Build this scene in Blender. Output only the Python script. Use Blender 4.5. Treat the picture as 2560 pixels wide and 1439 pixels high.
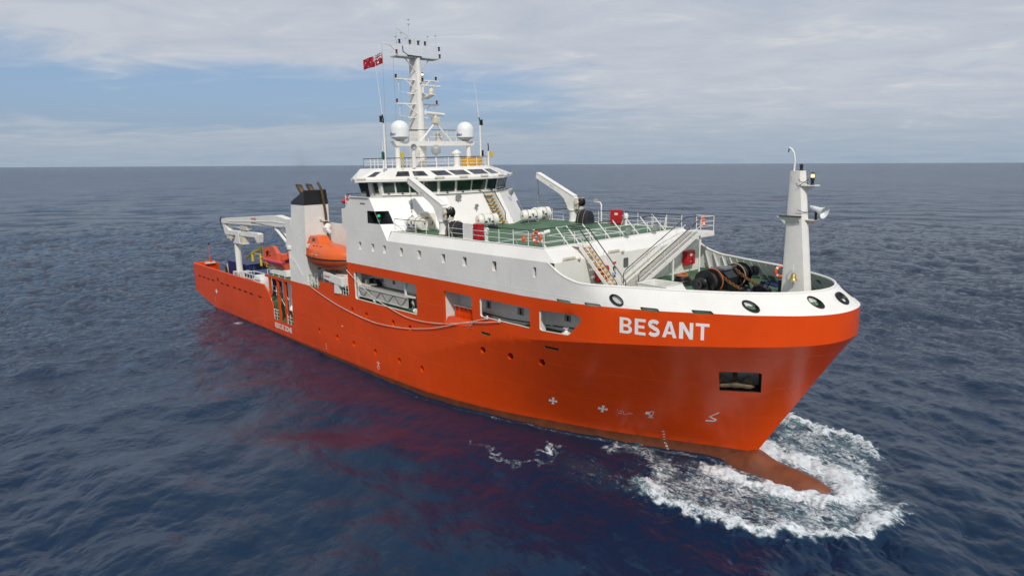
import bpy, bmesh, math, random
import numpy as np
from mathutils import Vector, Matrix
from mathutils.geometry import delaunay_2d_cdt

for o in list(bpy.data.objects):
    bpy.data.objects.remove(o, do_unlink=True)
scene = bpy.context.scene
COL = scene.collection
R = math.radians
random.seed(7)

# ------------------------------------------------------------------ camera
# world frame: X = towards the bow, Y = to port, Z = up, sea level 0; the drone hovers off the starboard bow
CAM_LOC = Vector((19.3, -37.6, 18.25))
CAM_PITCH = R(10.365); CAM_ROLL = R(-0.27); CAM_HEAD = R(42.105)
_F = Vector((-math.cos(CAM_HEAD), math.sin(CAM_HEAD), 0))
_R = Vector((_F.y, -_F.x, 0))
_cf = _F * math.cos(CAM_PITCH) + Vector((0, 0, -math.sin(CAM_PITCH)))
_cu = _F * math.sin(CAM_PITCH) + Vector((0, 0, math.cos(CAM_PITCH)))
_ir = _R * math.cos(CAM_ROLL) + _cu * math.sin(CAM_ROLL)
_iu = -_R * math.sin(CAM_ROLL) + _cu * math.cos(CAM_ROLL)
cam = bpy.data.cameras.new('camera')
cam.sensor_width = 36.0; cam.lens = 1707.0 / 2560.0 * 36.0
cam.clip_start = 0.5; cam.clip_end = 100000.0
camo = bpy.data.objects.new('camera', cam); COL.objects.link(camo)
m = Matrix.Identity(4)
for i in range(3):
    m[i][0] = _ir[i]; m[i][1] = _iu[i]; m[i][2] = -_cf[i]; m[i][3] = CAM_LOC[i]
camo.matrix_world = m
scene.camera = camo

# ------------------------------------------------------------------ world, sun, exposure
SUN_DIR = Vector((0.60, -0.43, 0.70)).normalized()
SUN_EL = math.asin(SUN_DIR.z)
world = bpy.data.worlds.new('World'); scene.world = world
world.use_nodes = True
wt = world.node_tree; wn = wt.nodes; wl = wt.links
for n in list(wn): wn.remove(n)
def N(nodes, typ, **kw):
    n = nodes.new(typ)
    for k, v in kw.items(): setattr(n, k, v)
    return n
class G:
    """small node-graph writer"""
    def __init__(s, tree): s.t = tree; s.n = tree.nodes; s.l = tree.links
    def put(s, sock, v):
        if v is None: return
        if isinstance(v, bpy.types.NodeSocket): s.l.new(v, sock)
        else: sock.default_value = v
    def math(s, op, a, b=None, c=None, clamp=False):
        n = N(s.n, 'ShaderNodeMath', operation=op, use_clamp=clamp)
        s.put(n.inputs[0], a); s.put(n.inputs[1], b)
        if c is not None: s.put(n.inputs[2], c)
        return n.outputs[0]
    def vmath(s, op, a, b=None, scale=None):
        n = N(s.n, 'ShaderNodeVectorMath', operation=op)
        s.put(n.inputs[0], a); s.put(n.inputs[1], b)
        if scale is not None: s.put(n.inputs['Scale'], scale)
        return n.outputs['Value'] if op in ('DOT_PRODUCT', 'LENGTH', 'DISTANCE') else n.outputs[0]
    def noise(s, vec, scale, detail=4, rough=.55, dist=0., lac=2.):
        n = N(s.n, 'ShaderNodeTexNoise'); s.put(n.inputs['Vector'], vec)
        n.inputs['Scale'].default_value = scale; n.inputs['Detail'].default_value = detail
        n.inputs['Roughness'].default_value = rough; n.inputs['Distortion'].default_value = dist
        n.inputs['Lacunarity'].default_value = lac
        return n.outputs[0]
    def ramp(s, v, a, b, lo=0., hi=1., smooth=True):
        n = N(s.n, 'ShaderNodeMapRange', interpolation_type='SMOOTHSTEP' if smooth else 'LINEAR')
        s.put(n.inputs[0], v); s.put(n.inputs[1], a); s.put(n.inputs[2], b); s.put(n.inputs[3], lo); s.put(n.inputs[4], hi)
        return n.outputs[0]
    def mix(s, f, a, b, blend='MIX'):
        n = N(s.n, 'ShaderNodeMix', data_type='RGBA', blend_type=blend)
        s.put(n.inputs[0], f)
        s.put(n.inputs[6], (*a, 1) if isinstance(a, tuple) and len(a) == 3 else a)
        s.put(n.inputs[7], (*b, 1) if isinstance(b, tuple) and len(b) == 3 else b)
        return n.outputs[2]
    def comb(s, x, y, z):
        n = N(s.n, 'ShaderNodeCombineXYZ'); s.put(n.inputs[0], x); s.put(n.inputs[1], y); s.put(n.inputs[2], z)
        return n.outputs[0]
    def sep(s, v):
        n = N(s.n, 'ShaderNodeSeparateXYZ'); s.put(n.inputs[0], v); return n.outputs

g = G(wt)
tc = N(wn, 'ShaderNodeTexCoord')
sky = N(wn, 'ShaderNodeTexSky', sky_type='NISHITA')
sky.sun_disc = False; sky.sun_elevation = SUN_EL
sky.sun_rotation = math.atan2(SUN_DIR.x, SUN_DIR.y)
sky.air_density = 1.0; sky.dust_density = 1.6; sky.ozone_density = 1.4; sky.altitude = 20
sx, sy, sz = g.sep(tc.outputs['Generated'])
el = g.math('MAXIMUM', sz, 0.0)
# cloud layer: the view direction carried up to a flat deck, stretched along the wind
inv = g.math('DIVIDE', 1.0, g.math('ADD', el, 0.10))
pu = g.math('MULTIPLY', sx, inv); pv = g.math('MULTIPLY', sy, inv)
rot = R(38)
qa = g.math('ADD', g.math('MULTIPLY', pu, math.cos(rot)), g.math('MULTIPLY', pv, math.sin(rot)))
qb = g.math('SUBTRACT', g.math('MULTIPLY', pv, math.cos(rot)), g.math('MULTIPLY', pu, math.sin(rot)))
P1 = g.comb(g.math('MULTIPLY', qa, 0.42), qb, 3.1)
P2 = g.comb(g.math('MULTIPLY', qa, 0.75), qb, 8.4)
big = g.noise(P1, 0.62, 6, .52, .5)
det = g.noise(P2, 2.3, 9, .62, .6)
low = g.noise(tc.outputs['Generated'], 1.7, 3, .5, .4)
# high veil everywhere, thinner in a belt a few degrees above the horizon
elw = g.math('ADD', el, g.math('MULTIPLY', g.math('SUBTRACT', big, .5), .10))
belt = g.math('MULTIPLY', g.ramp(elw, .030, .062), g.ramp(elw, .150, .098))
hl = g.math('SQRT', g.math('ADD', g.math('MULTIPLY', sx, sx), g.math('MULTIPLY', sy, sy)))
_v0 = Matrix.Rotation(R(20), 3, 'Z') @ _F      # clearer air lies off to the left of the mast
azd = g.math('DIVIDE', g.math('ADD', g.math('MULTIPLY', sx, _v0.x), g.math('MULTIPLY', sy, _v0.y)), hl)
azd = g.math('ADD', azd, g.math('MULTIPLY', g.math('SUBTRACT', low, .5), .25))
belt = g.math('MULTIPLY', belt, g.ramp(azd, .80, .96))
cov = g.math('ADD', g.math('ADD', g.math('MULTIPLY', big, .55), g.math('MULTIPLY', det, .45)), .22)
cov = g.math('SUBTRACT', cov, g.math('MULTIPLY', belt, .36))
mask = g.ramp(cov, .36, .72)
puffs = g.math('MULTIPLY', g.ramp(det, .54, .70), g.ramp(big, .42, .60))
ccol = g.mix(g.ramp(det, .30, .68), (4.95, 5.35, 6.05), (5.75, 6.05, 6.6))
ccol = g.mix(g.math('MULTIPLY', puffs, .6), ccol, (7.2, 7.1, 7.0))
haze = g.ramp(el, .10, .0)
skyc = g.mix(.62, sky.outputs[0], (2.3, 3.7, 6.2))
base = g.mix(g.math('MULTIPLY', mask, .93), skyc, ccol)
base = g.mix(g.math('MULTIPLY', haze, .72), base, (2.95, 3.85, 4.9))
bg = N(wn, 'ShaderNodeBackground'); bg.inputs[1].default_value = 0.1
wo = N(wn, 'ShaderNodeOutputWorld')
wl.new(base, bg.inputs[0]); wl.new(bg.outputs[0], wo.inputs[0])

sun = bpy.data.lights.new('sun', 'SUN'); sun.energy = 2.75; sun.angle = R(3.0); sun.color = (1, .955, .89)
suno = bpy.data.objects.new('sun', sun); COL.objects.link(suno)
suno.rotation_euler = SUN_DIR.to_track_quat('Z', 'Y').to_euler()
scene.view_settings.view_transform = 'Standard'; scene.view_settings.look = 'None'
scene.view_settings.exposure = 0.0; scene.view_settings.gamma = 1.0
scene.view_settings.use_curve_mapping = False
scene.render.engine = 'CYCLES'

# ------------------------------------------------------------------ helpers
# The ship floats a little down by the stern and heeled to starboard; everything aboard is laid out in the
# ship's own level frame and turned once at the end by this matrix.
PIV = Vector((-38, 0, 0))
SHIP_M = Matrix.Translation(PIV) @ Matrix.Rotation(R(-0.45), 4, 'Y') @ Matrix.Rotation(R(1.0), 4, 'X') @ Matrix.Translation(-PIV)
ASHORE = set()          # top-level objects that are not aboard

class MB:
    def __init__(s): s.v = []; s.f = []; s.m = []; s.mi = 0
    def add(s, vs, fs, mi=None):
        b = len(s.v); s.v += [tuple(p) for p in vs]
        for q in fs: s.f.append(tuple(b + i for i in q)); s.m.append(s.mi if mi is None else mi)
        return s
    def box(s, a, b, mi=None):
        x0, y0, z0 = (min(p, q) for p, q in zip(a, b)); x1, y1, z1 = (max(p, q) for p, q in zip(a, b))
        return s.add([(x0,y0,z0),(x1,y0,z0),(x1,y1,z0),(x0,y1,z0),(x0,y0,z1),(x1,y0,z1),(x1,y1,z1),(x0,y1,z1)],
                     [(0,3,2,1),(4,5,6,7),(0,1,5,4),(1,2,6,5),(2,3,7,6),(3,0,4,7)], mi)
    def cbox(s, c, d, mi=None):
        return s.box([c[i]-d[i]/2 for i in range(3)], [c[i]+d[i]/2 for i in range(3)], mi)
    def bar(s, p, q, w, h=None, mi=None, up=(0,0,1)):
        p, q = Vector(p), Vector(q); d = (q-p).normalized(); h = w if h is None else h
        u = Vector(up); sd = d.cross(u)
        if sd.length < 1e-4: sd = d.cross(Vector((1,0,0)))
        sd.normalize(); u = sd.cross(d)
        a = [sd*x*w/2 + u*y*h/2 for x, y in ((-1,-1),(1,-1),(1,1),(-1,1))]
        return s.add([p+k for k in a]+[q+k for k in a], [(0,1,2,3),(7,6,5,4),(0,4,5,1),(1,5,6,2),(2,6,7,3),(3,7,4,0)], mi)
    def cyl(s, p, q, r, r1=None, n=12, caps=True, mi=None):
        p, q = Vector(p), Vector(q); d = (q-p).normalized(); r1 = r if r1 is None else r1
        a = d.orthogonal().normalized(); b = d.cross(a)
        vs = []
        for c, rr in ((p, r), (q, r1)):
            for i in range(n):
                t = 2*math.pi*i/n; vs.append(c + a*rr*math.cos(t) + b*rr*math.sin(t))
        fs = [(i, (i+1) % n, n+(i+1) % n, n+i) for i in range(n)]
        if caps: fs += [tuple(range(n-1, -1, -1)), tuple(range(n, 2*n))]
        return s.add(vs, fs, mi)
    def tube(s, pts, r, n=6, mi=None, closed=False):
        P = [Vector(p) for p in pts]; L = len(P); vs = []; prev = None
        for i, p in enumerate(P):
            if closed: d = (P[(i+1) % L]-P[i-1])
            else: d = P[min(i+1, L-1)]-P[max(i-1, 0)]
            d.normalize()
            a = d.orthogonal().normalized() if prev is None else (prev - d*prev.dot(d)).normalized()
            prev = a; b = d.cross(a)
            rr = r[i] if isinstance(r, (list, tuple)) else r
            for k in range(n):
                t = 2*math.pi*k/n; vs.append(p + a*rr*math.cos(t) + b*rr*math.sin(t))
        fs = []
        for i in range(L if closed else L-1):
            j = (i+1) % L
            for k in range(n): fs.append((i*n+k, i*n+(k+1) % n, j*n+(k+1) % n, j*n+k))
        if not closed: fs += [tuple(range(n-1, -1, -1)), tuple(range((L-1)*n, L*n))]
        return s.add(vs, fs, mi)
    def lathe(s, prof, c=(0,0,0), axis=(0,0,1), n=24, mi=None):
        d = Vector(axis).normalized(); a = d.orthogonal().normalized(); b = d.cross(a); c = Vector(c)
        vs = []
        for r, h in prof:
            for k in range(n):
                t = 2*math.pi*k/n; vs.append(c + d*h + a*r*math.cos(t) + b*r*math.sin(t))
        fs = []
        for i in range(len(prof)-1):
            for k in range(n): fs.append((i*n+k, i*n+(k+1) % n, (i+1)*n+(k+1) % n, (i+1)*n+k))
        if prof[0][0] > 1e-4: fs.append(tuple(range(n-1, -1, -1)))
        if prof[-1][0] > 1e-4: fs.append(tuple(range((len(prof)-1)*n, len(prof)*n)))
        return s.add(vs, fs, mi)
    def loft(s, rings, caps=True, mi=None, closed=True):
        n = len(rings[0]); vs = [p for r in rings for p in r]; fs = []
        for i in range(len(rings)-1):
            for k in range(n if closed else n-1):
                fs.append((i*n+k, i*n+(k+1) % n, (i+1)*n+(k+1) % n, (i+1)*n+k))
        if caps: fs += [tuple(range(n-1, -1, -1)), tuple(range((len(rings)-1)*n, len(rings)*n))]
        return s.add(vs, fs, mi)
    def prism(s, poly, vec, mi=None):
        v = Vector(vec); return s.loft([poly, [tuple(Vector(p)+v) for p in poly]], True, mi)
    def poly(s, pts, mi=None): return s.add(pts, [tuple(range(len(pts)))], mi)
    def mesh(s, name):
        me = bpy.data.meshes.new(name); me.from_pydata(s.v, [], s.f); return me
    def build(s, name, mats, parent=None, smooth=None, bevel=0, fix=True):
        me = s.mesh(name)
        mats = mats if isinstance(mats, (list, tuple)) else [mats]
        for q in mats: me.materials.append(M[q])
        me.polygons.foreach_set('material_index', s.m)
        if fix:
            bm = bmesh.new(); bm.from_mesh(me); bmesh.ops.recalc_face_normals(bm, faces=bm.faces); bm.to_mesh(me); bm.free()
        if smooth:
            me.polygons.foreach_set('use_smooth', [True]*len(me.polygons)); me.set_sharp_from_angle(angle=R(smooth))
        o = bpy.data.objects.new(name, me); COL.objects.link(o)
        if parent: o.parent = parent
        if bevel:
            b = o.modifiers.new('bevel', 'BEVEL'); b.width = bevel; b.segments = 2; b.limit_method = 'ANGLE'; b.angle_limit = R(40)
        return o

def tag(o, label=None, cat=None, group=None, kind=None):
    if label: o['label'] = label
    if cat: o['category'] = cat
    if group: o['group'] = group
    if kind: o['kind'] = kind
    return o
def thing(name, label, cat, loc=(0,0,0), rotz=0, group=None):
    o = bpy.data.objects.new(name, None); COL.objects.link(o)
    o.empty_display_size = .3; o.location = loc; o.rotation_euler = (0, 0, rotz)
    return tag(o, label, cat, group)
def dup(root, loc, rotz, label, scale=None):
    def cp(o, parent):
        c = o.copy(); COL.objects.link(c); c.parent = parent
        for ch in o.children: cp(ch, c)
        return c
    r = cp(root, None); r.location = loc; r.rotation_euler = (0, 0, rotz); r['label'] = label
    return r
def dup_part(o, parent, loc, rot=None):
    c = o.copy(); COL.objects.link(c); c.parent = parent; c.location = loc
    if rot: c.rotation_euler = rot
    return c

# ------------------------------------------------------------------ materials
M = {}
def mat(name, col, rough=.45, metal=0., var=.10, vscale=.6, streak=0., bump=0., bscale=30., seams=None, spec=.5, coat=0., dirt=None):
    m = bpy.data.materials.new(name); m.use_nodes = True
    t = m.node_tree; q = G(t); b = t.nodes['Principled BSDF']
    tcn = N(t.nodes, 'ShaderNodeTexCoord'); ob = tcn.outputs['Object']
    c = q.noise(ob, vscale, 6, .6)
    lo = tuple(x*(1-var) for x in col); hi = tuple(min(1, x*(1+var*.6)) for x in col)
    cc = q.mix(q.ramp(c, .3, .7), lo, hi)
    if streak:
        x, y, z = q.sep(ob)
        sv = q.noise(q.comb(q.math('MULTIPLY', q.math('ADD', x, y), 2.6), 0., q.math('MULTIPLY', z, .22)), 1., 6, .65)
        cc = q.mix(q.math('MULTIPLY', q.ramp(sv, .55, .80), streak), cc, dirt or tuple(x*.62 for x in col))
    q.put(b.inputs['Base Color'], cc)
    rn = q.noise(ob, vscale*5+1, 5, .6)
    q.put(b.inputs['Roughness'], q.ramp(rn, .25, .75, max(.02, rough*.82), min(1, rough*1.2), False))
    b.inputs['Metallic'].default_value = metal
    b.inputs['Specular IOR Level'].default_value = spec
    b.inputs['Coat Weight'].default_value = coat
    b.inputs['Coat Roughness'].default_value = .12
    h = None
    if bump: h = q.math('MULTIPLY', q.noise(ob, bscale, 4, .6), bump)
    if seams:
        x, y, z = q.sep(ob)
        # welded plate seams: a fine bead every strake, butts staggered between frames, plates slightly dished
        def bead(v, per, w):
            fr = q.math('PINGPONG', q.math('ADD', v, 400.), per/2)
            return q.ramp(fr, 0., w, 1., 0.)
        s1 = bead(q.math('SUBTRACT', z, seams[2]), seams[0], .022)
        row = q.math('FLOOR', q.math('DIVIDE', q.math('ADD', z, 40.), seams[0]))
        s2 = bead(q.math('ADD', x, q.math('MULTIPLY', row, seams[1]*.37)), seams[1], .018)
        sm = q.math('MAXIMUM', s1, s2)
        dish = q.noise(q.comb(q.math('MULTIPLY', x, .55), q.math('MULTIPLY', y, .55), q.math('MULTIPLY', z, .45)), 1.9, 3, .5)
        hh = q.math('ADD', q.math('MULTIPLY', sm, .010), q.math('MULTIPLY', dish, .020))
        h = hh if h is None else q.math('ADD', h, hh)
        cc = q.mix(q.math('MULTIPLY', sm, .6), cc, tuple(min(1, x*1.25+.01) for x in col)); q.put(b.inputs['Base Color'], cc)
    if h is not None:
        bn = N(t.nodes, 'ShaderNodeBump'); bn.inputs['Strength'].default_value = 1.; bn.inputs['Distance'].default_value = 1.
        t.links.new(h, bn.inputs['Height']); t.links.new(bn.outputs[0], b.inputs['Normal'])
    M[name] = m
    return m
mat('hull_red', (.73, .067, .003), .22, var=.08, vscale=.25, streak=.34, seams=(2.35, 6.1, 3.55), spec=.42, dirt=(.50,.048,.008))
mat('boot_brown', (.17, .048, .018), .5, var=.25, vscale=1.2, streak=.3)
mat('white', (.80, .78, .73), .30, var=.06, vscale=.35, streak=.20, seams=(2.6, 5.3, 9.79), dirt=(.55,.50,.42))
mat('white_plain', (.79, .77, .72), .42, var=.06, vscale=1.5, streak=.12, dirt=(.5,.43,.33))
mat('cream', (.66, .61, .49), .5, var=.12, vscale=3)
mat('grey_white', (.56, .57, .55), .5, var=.08)
mat('deck_green', (.060, .142, .066), .62, var=.28, vscale=.9, bump=.002, bscale=60)
mat('black', (.012, .012, .014), .42, var=.3, vscale=3)
mat('cast_black', (.016, .017, .02), .5, var=.3, vscale=3, spec=.35)
mat('dark_rail', (.015, .016, .02), .4, var=.2)
mat('funnel_black', (.020, .021, .025), .42, var=.2, streak=.2)
mat('lifeboat_orange', (.74, .125, .018), .36, var=.06, vscale=1.2)
mat('lifeboat_under', (.52, .085, .022), .45, var=.18, vscale=2, streak=.25)
mat('rescue_orange', (.72, .12, .055), .45, var=.1)
mat('magenta', (.42, .025, .10), .5)
mat('fire_red', (.46, .012, .018), .33, var=.08)
mat('ring_orange', (.78, .10, .022), .45)
mat('container_blue', (.012, .028, .115), .45, var=.15, vscale=1.5, streak=.1)
mat('yellow', (.66, .34, .012), .5, var=.1)
mat('crane_yellow', (.68, .46, .02), .5, var=.1)
mat('exhaust', (.12, .072, .034), .6, .3, var=.3, vscale=3)
mat('rust', (.19, .075, .02), .8, var=.4, vscale=8, bump=.004, bscale=40)
mat('brass', (.46, .34, .13), .38, .8, var=.15)
mat('steel', (.32, .33, .34), .42, .7, var=.15)
mat('machine_black', (.011, .012, .014), .36, var=.4, vscale=4, bump=.001, bscale=30)
mat('rope_white', (.62, .60, .50), .8, var=.12, vscale=6, bump=.003, bscale=80)
mat('rope_orange', (.42, .13, .045), .85, var=.2, vscale=8)
mat('rope_dark', (.05, .038, .028), .85, var=.3, vscale=8)
mat('rope_tan', (.33, .27, .17), .85, var=.2, vscale=8)
mat('canvas', (.68, .68, .66), .75, var=.12, vscale=2, bump=.03, bscale=3)
mat('cover_black', (.016, .018, .022), .6, var=.3, vscale=4, bump=.02, bscale=5)
mat('ribbed_grey', (.42, .40, .36), .7, var=.15, vscale=4, bump=.01, bscale=25)
mat('paint_white', (.78, .78, .76), .5, var=.05)
mat('raft_white', (.74, .73, .66), .35, var=.07, vscale=2)
mat('dome_white', (.76, .79, .79), .35, var=.03)
mat('dome_grey', (.36, .38, .36), .45)
mat('blue_text', (.02, .07, .30), .5)
mat('blue_band', (.02, .05, .30), .5)
mat('text_black', (.03, .03, .03), .6)
mat('text_red', (.55, .03, .02), .6)
mat('flag_red', (.30, .004, .022), .75); mat('flag_blue', (.012, .02, .13), .75); mat('flag_white', (.75, .75, .75), .75)
mat('recess_dark', (.02, .018, .016), .7)
mat('anchor_steel', (.15, .105, .06), .6, .3, var=.3, vscale=5, bump=.006, bscale=20)
mat('lamp_red', (.20, .008, .018), .25, coat=.4); mat('lamp_green', (.01, .22, .10), .25, coat=.4); mat('lamp_black', (.012, .013, .02), .35)
mat('pad_grey', (.30, .30, .30), .6)
def glass(name, col, rough=.06, var=.0):
    m = bpy.data.materials.new(name); m.use_nodes = True; b = m.node_tree.nodes['Principled BSDF']
    b.inputs['Base Color'].default_value = (*col, 1); b.inputs['Roughness'].default_value = rough
    b.inputs['Specular IOR Level'].default_value = .6; M[name] = m
glass('glass_green', (.012, .035, .024)); glass('glass_dark', (.014, .018, .032), .12); glass('glass_grey', (.10, .105, .11), .1)
def emis(name, col, e):
    m = bpy.data.materials.new(name); m.use_nodes = True; b = m.node_tree.nodes['Principled BSDF']
    b.inputs['Base Color'].default_value = (*col, 1); b.inputs['Emission Color'].default_value = (*col, 1); b.inputs['Emission Strength'].default_value = e; M[name] = m
emis('lamp_lit', (1., .62, .22), 2.2); emis('lamp_green_lit', (.03, .8, .35), .5)
# ------------------------------------------------------------------ the sea
def wave_tile(n, L, amp, wind, seed, lmin):
    rng = np.random.default_rng(seed)
    k1 = np.fft.fftfreq(n, d=L/n)*2*np.pi
    kx, ky = np.meshgrid(k1, k1, indexing='ij'); k = np.hypot(kx, ky); k[0, 0] = 1
    kp = 2*np.pi/ wind[2]
    c = (kx*wind[0]+ky*wind[1])/k
    S = np.exp(-1.25*(kp/k)**2)/k**3.75*(0.10+0.90*np.clip(c, 0, 1)**2+.10*np.clip(-c, 0, 1)**2)*np.exp(-(k*lmin)**2); S[0, 0] = 0
    a = (rng.normal(size=(n, n))+1j*rng.normal(size=(n, n)))*np.sqrt(S)
    h = np.real(np.fft.ifft2(a)); s = amp/h.std()
    dx = np.real(np.fft.ifft2(-1j*a*kx/k))*s; dy = np.real(np.fft.ifft2(-1j*a*ky/k))*s
    return h*s, dx, dy, L
def sample(tile, x, y, ch=0):
    n = tile[0].shape[0]; L = tile[3]
    u = (x/L % 1)*n; v = (y/L % 1)*n
    i = np.floor(u).astype(int); j = np.floor(v).astype(int); fu = u-i; fv = v-j
    i %= n; j %= n; i1 = (i+1) % n; j1 = (j+1) % n; t = tile[ch]
    return t[i, j]*(1-fu)*(1-fv)+t[i1, j]*fu*(1-fv)+t[i, j1]*(1-fu)*fv+t[i1, j1]*fu*fv
def seg_dist(x, y, pl):
    d = np.full(x.shape, 1e9)
    for (ax, ay), (bx, by) in zip(pl, pl[1:]):
        vx, vy = bx-ax, by-ay
        t = np.clip(((x-ax)*vx+(y-ay)*vy)/(vx*vx+vy*vy), 0, 1)
        d = np.minimum(d, np.hypot(x-ax-t*vx, y-ay-t*vy))
    return d
def in_poly(x, y, P):
    r = np.zeros(x.shape, bool); n = len(P)
    for i in range(n):
        (ax, ay), (bx, by) = P[i], P[(i+1) % n]
        c = ((ay > y) != (by > y)) & (x < (bx-ax)*(y-ay)/((by-ay) or 1e-9)+ax); r ^= c
    return r
def make_sea():
    a0 = math.atan2(_F.y, _F.x)
    fine = np.arange(-52, 52.001, .092)
    coarse = np.arange(54, 306.01, 4.0)
    ang = np.radians(np.concatenate([fine, coarse]))+a0
    dep = np.arange(33.9, .30, -.055)
    rad = np.concatenate([[2., 8., 15., 21.], CAM_LOC.z/np.tan(np.radians(dep))])
    rad = np.concatenate([rad, np.geomspace(rad[-1]*1.05, 26000, 34)])
    A, Rr = np.meshgrid(ang, rad, indexing='ij')
    X = CAM_LOC.x+Rr*np.cos(A); Y = CAM_LOC.y+Rr*np.sin(A)
    wd = Vector((-.35, -.94)).normalized()
    t1 = wave_tile(512, 170., .135, (wd.x, wd.y, 11.), 3, .16)
    t2 = wave_tile(512, 43., .036, (wd.x, wd.y, 3.6), 5, .05)
    t3 = wave_tile(256, 263., .16, (-.8, .6, 48.), 11, 2.)
    sp = np.gradient(Rr, axis=1)                       # grid spacing decides which waves the mesh can carry
    f1 = np.clip(2.2-sp/1.6, 0, 1); f2 = np.clip(2.-sp/.5, 0, 1); f3 = np.clip(2.-sp/14, 0, 1)
    # sheltered water close under the starboard side
    lee = 1-.55*np.exp(-((Y+20)/16)**2)*np.exp(-((X+25)/34)**2)
    lee2 = 1-.80*np.exp(-((Y+19)/15)**2)*np.exp(-((X+24)/32)**2)
    t4 = wave_tile(256, 97., .16, (.35, .94, 17.), 17, .9)
    c, s = math.cos(.6), math.sin(.6); XR, YR = X*c-Y*s, X*s+Y*c
    hd = np.hypot(np.maximum(0, np.maximum(-78-X, X)), np.maximum(0, np.abs(Y)-6.5))
    calm = 1-.75*np.exp(-(hd/7.)**2); f1 = f1*calm; f3 = f3*calm
    Z = sample(t1, X, Y)*f1*lee+sample(t2, XR, YR)*f2*lee2+sample(t3, X, Y)*f3+sample(t4, YR, XR)*f1*(1-lee)*1.6
    DX = 1.1*sample(t1, X, Y, 1)*f1*lee+.8*sample(t2, XR, YR, 1)*f2*lee2
    DY = 1.1*sample(t1, X, Y, 2)*f1*lee+.8*sample(t2, XR, YR, 2)*f2*lee2
    # bow wave
    Acr = [(-2.7,-7.2),(-1.4,-8.1),(-.5,-8.1),(.8,-8.2),(1.9,-7.5),(3.4,-7.4),(4.5,-6.8),(5.9,-5.9),(7.3,-4.9),(8.0,-3.6),(8.3,-.6)]
    Bcr = [(-1.4,-2.6),(-.3,-2.7),(1.3,-2.6),(2.6,-2.1),(3.9,-1.7),(4.9,-1.5),(5.6,-.7),(5.8,.6)]
    Ccr = [(-4.5,7.2),(-2.4,7.6),(-1.9,8.3),(-.7,8.2),(.7,8.0),(2.0,8.1),(3.2,8.1),(4.1,7.0)]
    Dcr = [(-1,2.4),(0,2.2),(1.2,2.4),(2.8,2.4),(4.0,2.2),(5.2,1.6),(5.9,.2)]
    Ecr = [(-7.5,-4.6),(-6.5,-3.4),(-4.7,-4.0),(-3.1,-4.4),(-2.8,-6.6),(-2.8,-8.0)]
    Fcr = [(-14.2,-11),(-13.1,-10.8),(-12,-11),(-10.6,-11.4),(-9.7,-10.7),(-8.6,-9.3),(-9.2,-8.3),(-9.6,-6.9)]
    Hcr = [(-9.9,-9.2),(-10,-8.2),(-10.1,-7.6)]
    OUT = [(-7,-6.5),(-4.5,-8),(-1.6,-8.5),(1,-8.4),(3.5,-7.6),(4.6,-7),(7.3,-5),(8.2,-3.3),(8.6,-.4),(8.1,1.5),(6.2,4.4),(5.3,6),(3.9,7.7),(2.2,8.6),(.7,8.7),(-1,8.8),(-2.6,8.5),(-2.3,5.8),(-1,1),(-3,-1.2),(-6.5,-3)]
    near = np.hypot(X+2, Y) < 40
    xs, ys = X[near], Y[near]
    jit = np.random.default_rng(2)
    wob = sample(t2, xs*1.7, ys*1.7)/.036
    xs2 = xs+.22*wob; ys2 = ys+.22*sample(t2, ys*1.9+7, xs*1.9)/.036
    dA, dB, dC, dD = (seg_dist(xs2, ys2, q) for q in (Acr, Bcr, Ccr, Dcr))
    dE, dF, dH = (seg_dist(xs2, ys2, q) for q in (Ecr, Fcr, Hcr))
    ins = in_poly(xs2, ys2, OUT)
    dO = seg_dist(xs2, ys2, OUT+OUT[:1])
    soft = np.where(ins, np.clip(dO/1.2, 0, 1), 0)
    foam = .585*soft*np.clip((xs+6.)/4.5, .55, 1)
    foam = np.maximum(foam, .97*np.exp(-(dA/.45)**2)); foam = np.maximum(foam, .78*np.exp(-(dA/1.7)**2))
    foam = np.maximum(foam, 1.0*np.exp(-(dB/1.25)**2)); foam = np.maximum(foam, .96*np.exp(-(dC/.55)**2))
    foam = np.maximum(foam, .76*np.exp(-(dC/1.7)**2)*(ys2 < 8.7))
    foam = np.maximum(foam, 1.0*np.exp(-(dD/1.7)**2))
    foam *= np.where(ins, 1., np.exp(-(dO/.40)**2))
    foam = np.maximum(foam, .60*np.exp(-(dE/1.0)**2)); foam = np.maximum(foam, .50*np.exp(-(dF/.32)**2)); foam = np.maximum(foam, .72*np.exp(-(dH/.35)**2))
    # a little wash along the side and lacy remains drifting aft
    wlx = np.interp(xs, [-24,-20.7,-16.8,-13,-9.07,-5.04,-1.95,0], [7.95,7.4,6.6,5.4,4.0,2.3,.9,.1])
    off = np.abs(ys)-np.where(xs < -24, 8.0, wlx)
    side = np.exp(-((off-.25)/.35)**2)*(xs < 1)*np.clip((xs+60)/50, .12, 1)
    foam = np.maximum(foam, .46*side)
    drift = np.exp(-((xs+6)/6.5)**2)*np.exp(-((np.abs(ys)-8.5)/3.2)**2)
    foam = np.maximum(foam, .36*drift)
    z = Z[near]
    z += .34*np.exp(-(dA/.75)**2)+.30*np.exp(-(dC/.75)**2)+.30*np.exp(-(dB/.6)**2)+.16*np.exp(-(dD/1.0)**2)
    z -= .12*np.exp(-(np.maximum(off, 0)/1.5)**2)
    z -= .22*soft*np.exp(-((xs-2)/4)**2)*np.exp(-(ys/5.)**2)
    rough = np.clip(foam*1.3, 0, 1)
    z += rough*.055*wob
    Z[near] = z
    FO = np.zeros(X.shape); FO[near] = foam
    wk = np.exp(-((X+60)/1.2)**2)*np.exp(-((Y+9.2)/.9)**2)*.6
    FO = np.maximum(FO, wk)
    Z -= Rr**2/(2*6.371e6)
    X += DX; Y += DY
    na, nr = X.shape
    co = np.stack([X, Y, Z], -1).reshape(-1, 3)
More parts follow.
